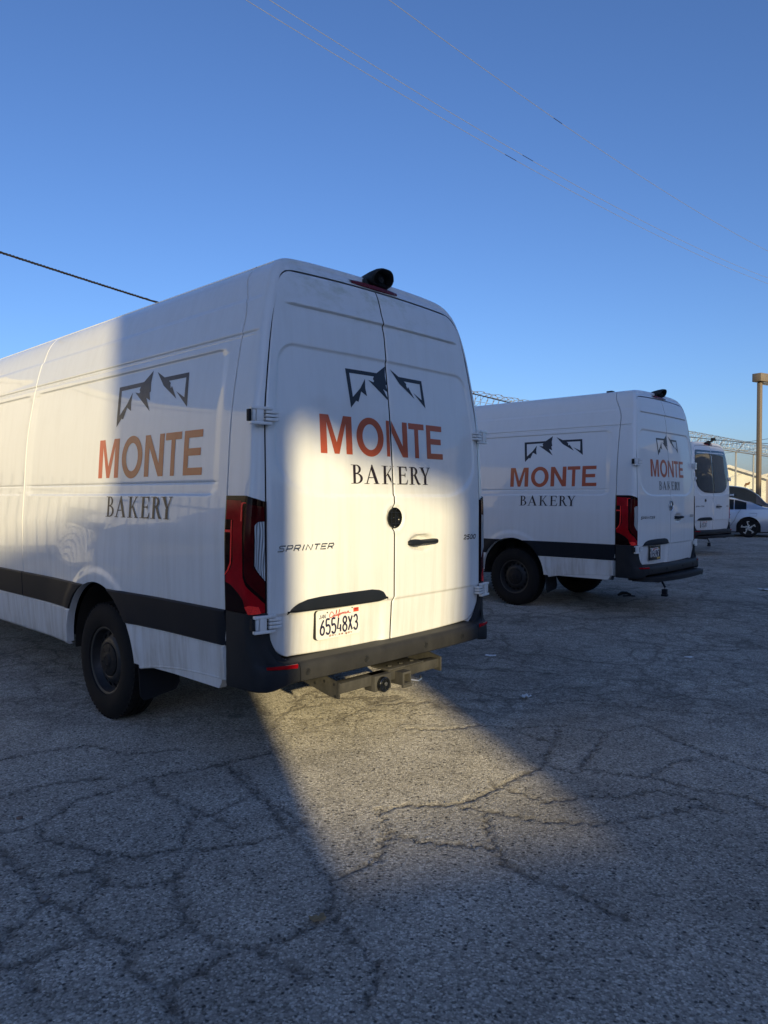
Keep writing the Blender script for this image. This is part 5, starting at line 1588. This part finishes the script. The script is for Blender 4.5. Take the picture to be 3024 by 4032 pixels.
for ph in (0, 2.09, 4.19):
    mb.tube([(x + .010*math.cos(t*700 + ph), y + .010*math.cos(t*700 + ph)*-.8, z + .012*math.sin(t*700 + ph)) for x, y, z, t in zip(xs_, ys_, zc_, T)], .0085, 5)
tag(mb.build('service_cable', CABLE), 'thick twisted black cable sagging across the yard just above the fence', 'cable')
def wire(a, b, sag, name, label, splice=None, r=.0070, z0=12.0, mat=ALU, ext=.6, group='thin power lines across the sky'):
    a = Vector(a); b = Vector(b)
    pts = []
    for t in np.linspace(-ext, 1 + ext, 90):
        p = a + (b-a)*t; pts.append((p.x, p.y, p.z - sag*4*t*(1-t)))
    mb = MB(); mb.tube(pts, r, 5)
    o = mb.build(name, mat); tag(o, label, 'cable', group)
    if splice is not None:
        i = splice; p = a + (b-a)*i; q = a + (b-a)*(i + .018)
        mb = MB(); mb.tube([(p.x, p.y, p.z - sag*4*i*(1-i)), (q.x, q.y, q.z - sag*4*(i+.018)*(1-i-.018))], .0085, 6); mb.build('splice_sleeve', CABLE, o)
def at_z(px, py, z):
    d = (z - 1.51)*2840/(1949 - py)
    return ((px - 1512)/2840*d, d, z)
wire(at_z(925, 0, 12), at_z(3024, 1127, 12), .5, 'power_line', 'lower thin pale power line of the close pair crossing the sky', .30)
wire(at_z(1018, 0, 12), at_z(3024, 1105, 12), .5, 'power_line', 'upper thin pale power line of the close pair crossing the sky', .315)
wire(at_z(1488, 0, 12), at_z(3024, 1003, 12), .32, 'power_line', 'single thin power line nearest the top right corner of the sky', .28)
wire((14.5, 37.0, 4.4-.6), (21.5, 37.0, 4.4+.3), .1, 'telephone_line', 'thin dark line sloping behind the fence posts above the yellow building, upper one', None, .012, mat=CABLE, ext=.5, group='lines behind the fence')
wire((17.5, 46.0, 3.75), (25.5, 46.0, 4.75), .1, 'telephone_line', 'thin dark line sloping behind the fence posts above the yellow building, lower one', None, .013, mat=CABLE, ext=.5, group='lines behind the fence')

# ------------------------------------------------------------------ buildings beyond the fence
def stucco(name, col, rough=.9):
    m = NT(name); n = m.noise(m.co(), 1.2, 5, .6); f = m.noise(m.co(), 40, 3, .6)
    m.set(Base_Color=m.mix(1.0, col, m.ramp(n.outputs[0], [(.3, .88), (.7, 1.08)]), 'MULTIPLY'), Roughness=rough); m.bump(f.outputs[0], .3, .01); return m.m
def shed(name, label, c, rz, half, depth, eave, ridge, wallm, roofm, trimm, over=.25, door=True):
    e = empty(name, (c[0], c[1], 0), rz); tag(e, label, 'building')
    mb = MB(); poly = [(-half, 0), (half, 0), (half, eave), (0, ridge), (-half, eave)]
    mb.prism(poly, lambda a, b: (a, 0, b), lambda a, b: (a, depth, b)); mb.build('wall', wallm, e, smooth=False)
    sl = (ridge - eave)/half
    for sg in (-1, 1):
        mb = MB(); pr = [(0, ridge + .02), (sg*(half + over), eave - sl*over + .02), (sg*(half + over), eave - sl*over + .14), (0, ridge + .16)]
        mb.prism(pr, lambda a, b: (a, -over, b), lambda a, b: (a, depth + over, b)); mb.build('roof_slope', roofm, e, smooth=False)
        mb = MB(); pr = [(0, ridge - .06), (sg*(half + over + .02), eave - sl*over - .06), (sg*(half + over + .02), eave - sl*over + .16), (0, ridge + .18)]
        mb.prism(pr, lambda a, b: (a, -over - .03, b), lambda a, b: (a, -over - .001, b)); mb.build('fascia_board', trimm, e, smooth=False)
    if door:
        mb = MB(); mb.box(-.5, .5, -.03, .001, 0, 2.1, .01); mb.build('door', trimm, e)
        mb = MB(); mb.box(half*.35, half*.35 + .9, -.03, .001, 1.0, 2.0, .01); mb.build('window', CARGLASS, e)
    return e
YEL = stucco('pale_yellow_stucco', (.80, .77, .62)); TRIM = stucco('cream_trim_paint', (.72, .68, .58)); ROOFG = stucco('grey_blue_roof_metal', (.16, .18, .21), .6); TAN = stucco('tan_stucco', (.34, .28, .24)); ROOFW = stucco('pale_roof', (.5, .48, .44))
c = polar(2868, 60.0)
shed('yellow_shed', 'low pale yellow gabled building lit by the sun beyond the fence', c, R_(-24), 2.75, 12, 2.86, 3.84, YEL, ROOFW, TRIM)
c = polar(3085, 72.0)
shed('grey_roofed_building', 'low tan building with grey roof at the far right edge beyond the lamp post', c, R_(-30), 3.6, 14, 2.9, 3.9, TAN, ROOFG, TRIM)
# far low hill ridge closing the horizon
mb = MB(); P = []
for i, x in enumerate(np.linspace(-700, 900, 90)):
    h = 6 + 5*math.sin(i*.21) + 3*math.sin(i*.53 + 1)
    P.append([(x, 820 + 40*math.sin(i*.1), -2), (x, 860 + 40*math.sin(i*.1), h*.7), (x, 930 + 40*math.sin(i*.1), h), (x, 1080, -2)])
mb.grid(np.array(P)); tag(mb.build('hills', stucco('hazy_hill', (.10, .11, .12))), kind='structure')

# ------------------------------------------------------------------ behind and beside the camera: added shade blockers, bounce walls, things reflected in paint
SH = Vector((math.sin(SUN_AZ), math.cos(SUN_AZ), 0))      # towards the sun on the ground
SP = Vector((-SH.y, SH.x, 0))                             # across it (camera right)
def sc(c, a, z=0.0): q = SH*a + SP*c; return (q.x, q.y, z)
TE = math.tan(SUN_EL)
WARE = stucco('dark_warehouse_wall', (.11, .10, .095)); BLOCK = stucco('block_wall', (.30, .28, .25)); ROOFD = stucco('dark_flat_roof', (.08, .08, .085))
def block_building(name, label, c0, c1, a0, a1, top, wall, n_win=0, two=False):
    e = empty(name, sc((c0+c1)/2, a0)); tag(e, label, 'building')
    ex = SP; ey = SH; w = c1 - c0
    def P3(u, v, z): q = ex*u + ey*v; return (q.x, q.y, z)
    def bx(u0, u1, v0, v1, z0, z1, nm, mat):
        mb = MB(); mb.prism([(u0, v0), (u1, v0), (u1, v1), (u0, v1)], lambda a, b: P3(a, b, z0), lambda a, b: P3(a, b, z1)); return mb.build(nm, mat, e, smooth=False)
    bx(-w/2, w/2, 0, a1-a0, 0, top - .12, 'wall', wall); bx(-w/2 - .0, w/2 + .0, -.0, a1-a0, top - .118, top, 'parapet', ROOFD)
    for k in range(n_win):
        u = -w/2 + (k + .5)*w/n_win
        for zz in ((1.0, 2.2), (4.3, 5.6)) if two else ((1.0, 2.2),):
            f = bx(u - .75, u + .75, -.05, .002, zz[0], zz[1], 'window', TRIM)
            mb = MB(); mb.prism([(u - .66, -.055), (u + .66, -.055), (u + .66, -.052), (u - .66, -.052)], lambda a, b: P3(a, b, zz[0] + .08), lambda a, b: P3(a, b, zz[1] - .08)); mb.build('pane', CARGLASS, f, smooth=False)
    return e
def hz(z0, a): return z0 + a*TE        # height needed at distance a to reach z0 at the camera
block_building('warehouse', 'dark two storey warehouse behind the camera on the right', 3.2, 27.0, 45.0, 60.0, hz(6.7, 45.0), WARE, 9, True)
block_building('shade_tower', 'shade tower added behind the camera, right of the gap', 1.84, 4.4, 26.0, 29.0, hz(6.7, 26.0), WARE)  # unseen blocker, placed for the right edge of the sun patch
block_building('shade_tower', 'narrow shade tower added behind the camera, left of the gap', -.37, .63, 11.0, 13.0, hz(5.6, 11.0), BLOCK)  # unseen blocker, shades the strip left of the sun patch
block_building('shade_wing', 'low flat roofed shade block added behind the camera on the left', -18.0, -.05, 30.0, 38.0, hz(2.72, 30.0), BLOCK, 5)  # added out of view to keep the lower van side in shade
e = block_building('shade_wall', 'plain shade wall added to close the gap between the two towers', .45, 2.10, 25.0, 25.25, hz(3.02*TE, 25.0), BLOCK); e['category'] = 'wall'  # added out of view, ends the sun patch on the near ground
BARK = plain('tree_bark', (.07, .05, .035), .9, var=.4, vscale=10); 
def leafm():
    m = NT('tree_leaf'); n = m.n('ShaderNodeTexNoise'); m.lk(m.co(), n.inputs[0]); n.inputs['Scale'].default_value = 1.5
    m.set(Base_Color=m.ramp(n.outputs[0], [(.3, (.035, .055, .02)), (.7, (.09, .115, .04))]), Roughness=.7); return m.m
LEAFM = leafm()
def tree(loc, height, crown_r, crown_z, label, n=5000, squash=.75, leaf=.22, clear=None, seed=1, lean=(0, 0)):
    r = random.Random(seed)
    e = empty('broadleaf_tree', loc); tag(e, label, 'tree')
    lx, ly = lean
    mb = MB(); mb.tube([(0, 0, 0), (.05, .02, crown_z*.5), (-.05, .05, crown_z), (.1 + lx*.5, ly*.5, crown_z + (height - crown_z)*.6)], [.30, .24, .2, .06], 10)
    for k in range(7):
        a = k*.9; mb.tube([(0, 0, crown_z*(1 + .02*k)), (lx*.6 + crown_r*.3*math.cos(a), ly*.6 + crown_r*.3*math.sin(a), crown_z*1.05 + .35*k), (lx + crown_r*.7*math.cos(a), ly + crown_r*.7*math.sin(a), crown_z*1.08 + .5 + .4*k)], [.11, .07, .03], 6)
    mb.build('trunk', BARK, e)
    V, F = [], []
    clumps = [(Vector((r.gauss(0, .45), r.gauss(0, .45), r.gauss(0, .45)*squash))*crown_r, r.uniform(.25, .5)*crown_r) for _ in range(30)]
    for i in range(n):
        c, cr = r.choice(clumps)
        d = Vector((r.gauss(0, 1), r.gauss(0, 1), r.gauss(0, 1))).normalized()*cr*r.uniform(.5, 1)
        p = c + d; p.x += lx; p.y += ly; p.z = p.z + (height + crown_z)/2
        if clear and clear(p): continue
        u = Vector((r.gauss(0, 1), r.gauss(0, 1), r.gauss(0, 1))).normalized(); w = u.orthogonal().normalized(); s_ = leaf*r.uniform(.6, 1.3)
        b = len(V); V += [p + u*s_, p + w*s_*.5, p - u*s_, p - w*s_*.5]; F.append((b, b+1, b+2, b+3))
    link_mesh('crown', V, F, LEAFM, e, smooth=False)
    return e
# unseen tree added for shade: crown cut so its lower edge bounds the sun patch
AT = 28.0
lc = sc(3.0, AT)
zl, zr = 1.87 + 3.76*TE, 1.42 + 4.57*TE
def crown_clear(p):
    q = Vector((p.x + lc[0], p.y + lc[1], 0)); c_ = q.dot(SP); a_ = q.dot(SH)
    return p.z - a_*TE < zl + (zr - zl)*(c_ - .55)/1.4 + .10 or c_ < .30
tree(lc, hz(6.9, AT), 2.3, hz(2.4, AT), 'tall bushy shade tree added behind the gap between the two towers', 34000, 1.0, .17, crown_clear, 3, (SP.x*-1.4, SP.y*-1.4))
tree((27, 4.5, 0), 9.5, 3.4, 2.6, 'large rounded tree standing right of the yard', 6000, .9, .24, None, 5)
tree((34, 16, 0), 8.0, 2.6, 2.2, 'smaller tree standing beyond the right side of the yard', 4000, .9, .22, None, 8)
# low houses and a picket fence on the left: they show as reflections in the van's side
WH = stucco('white_house_wall', (.34, .32, .29)); REDR = stucco('red_tile_roof', (.34, .13, .085))
PALE = stucco('bounce_white_wall', (.74, .71, .66))  # pale walls of the two added sunlight reflectors
def slab_building(name, label, p0, p1, depth, top, wall, n_win):
    p0 = Vector((*p0, 0)); p1 = Vector((*p1, 0)); u = (p1 - p0).normalized(); L = (p1 - p0).length; v = Vector((-u.y, u.x, 0))   # v points away from the yard
    e = empty(name, p0, math.atan2(u.y, u.x)); tag(e, label, 'building')
    mb = MB(); mb.box(0, L, 0, depth, 0, top - .25); mb.build('wall', wall, e, smooth=False)
    mb = MB(); mb.box(-.1, L + .1, -.1, depth + .1, top - .248, top); mb.build('parapet', TRIM, e, smooth=False)
    for k in range(n_win):
        x = (k + .5)*L/n_win
        mb = MB(); mb.box(x - .8, x + .8, -.04, .01, 1.2, 2.3); f = mb.build('window', TRIM, e, smooth=False)
        mb = MB(); mb.box(x - .7, x + .7, -.05, -.041, 1.3, 2.2); mb.build('pane', CARGLASS, f, smooth=False)
slab_building('white_bounce_building', 'long white building added left of the yard to bounce sunlight', (-32.0, -3.0), (-13.5, 19.0), 10, 7.5, PALE, 7)  # unseen reflector, added to brighten the shaded van side
slab_building('cream_bounce_building', 'long cream building added right of the yard to bounce sunlight', (31.0, 24.0), (46.0, 6.0), 10, 7.0, PALE, 6)  # unseen reflector, added to lift shade on van rears and ground
for i, (x, y, hw, dp, ev, rg, lb) in enumerate(((-20, 3, 3, 6, 2.4, 3.6, 'small bungalow with red tile roof left of the yard'),)):
    shed('bungalow', lb, (x, y), R_(60), hw, dp, ev, rg, WH, REDR, TRIM)
for i, (x, y, lb) in enumerate(((30, -5, 'cream bungalow right of the yard behind the large tree'), (36, 9, 'cream bungalow right of the yard between the two trees'))):
    shed('bungalow', lb, (x, y), R_(-90), 5, 9, 2.9, 4.6, TAN, ROOFG, TRIM)
pf = empty('picket_fence', (-12, 0, 0)); tag(pf, 'black steel picket fence along the left side of the yard', 'fence')
PK = plain('black_picket_steel', (.02, .02, .022), .5)
mbk = MB(); mbk.box(-.013, .013, -.014, .014, .08, 2.35); pk0 = None
for k in range(120):
    y = -2 + k*.20
    if pk0 is None:
        pk0 = mbk.build('picket', PK, pf, smooth=False); o = pk0
    else:
        o = pk0.copy(); COL.objects.link(o); o.parent = pf
    o.location = (0, y, 0)
for z_ in (.25, 2.1):
    mb = MB(); mb.box(-.02, .02, -2.2, 22, z_ - .02, z_ + .02); mb.build('rail', PK, pf)
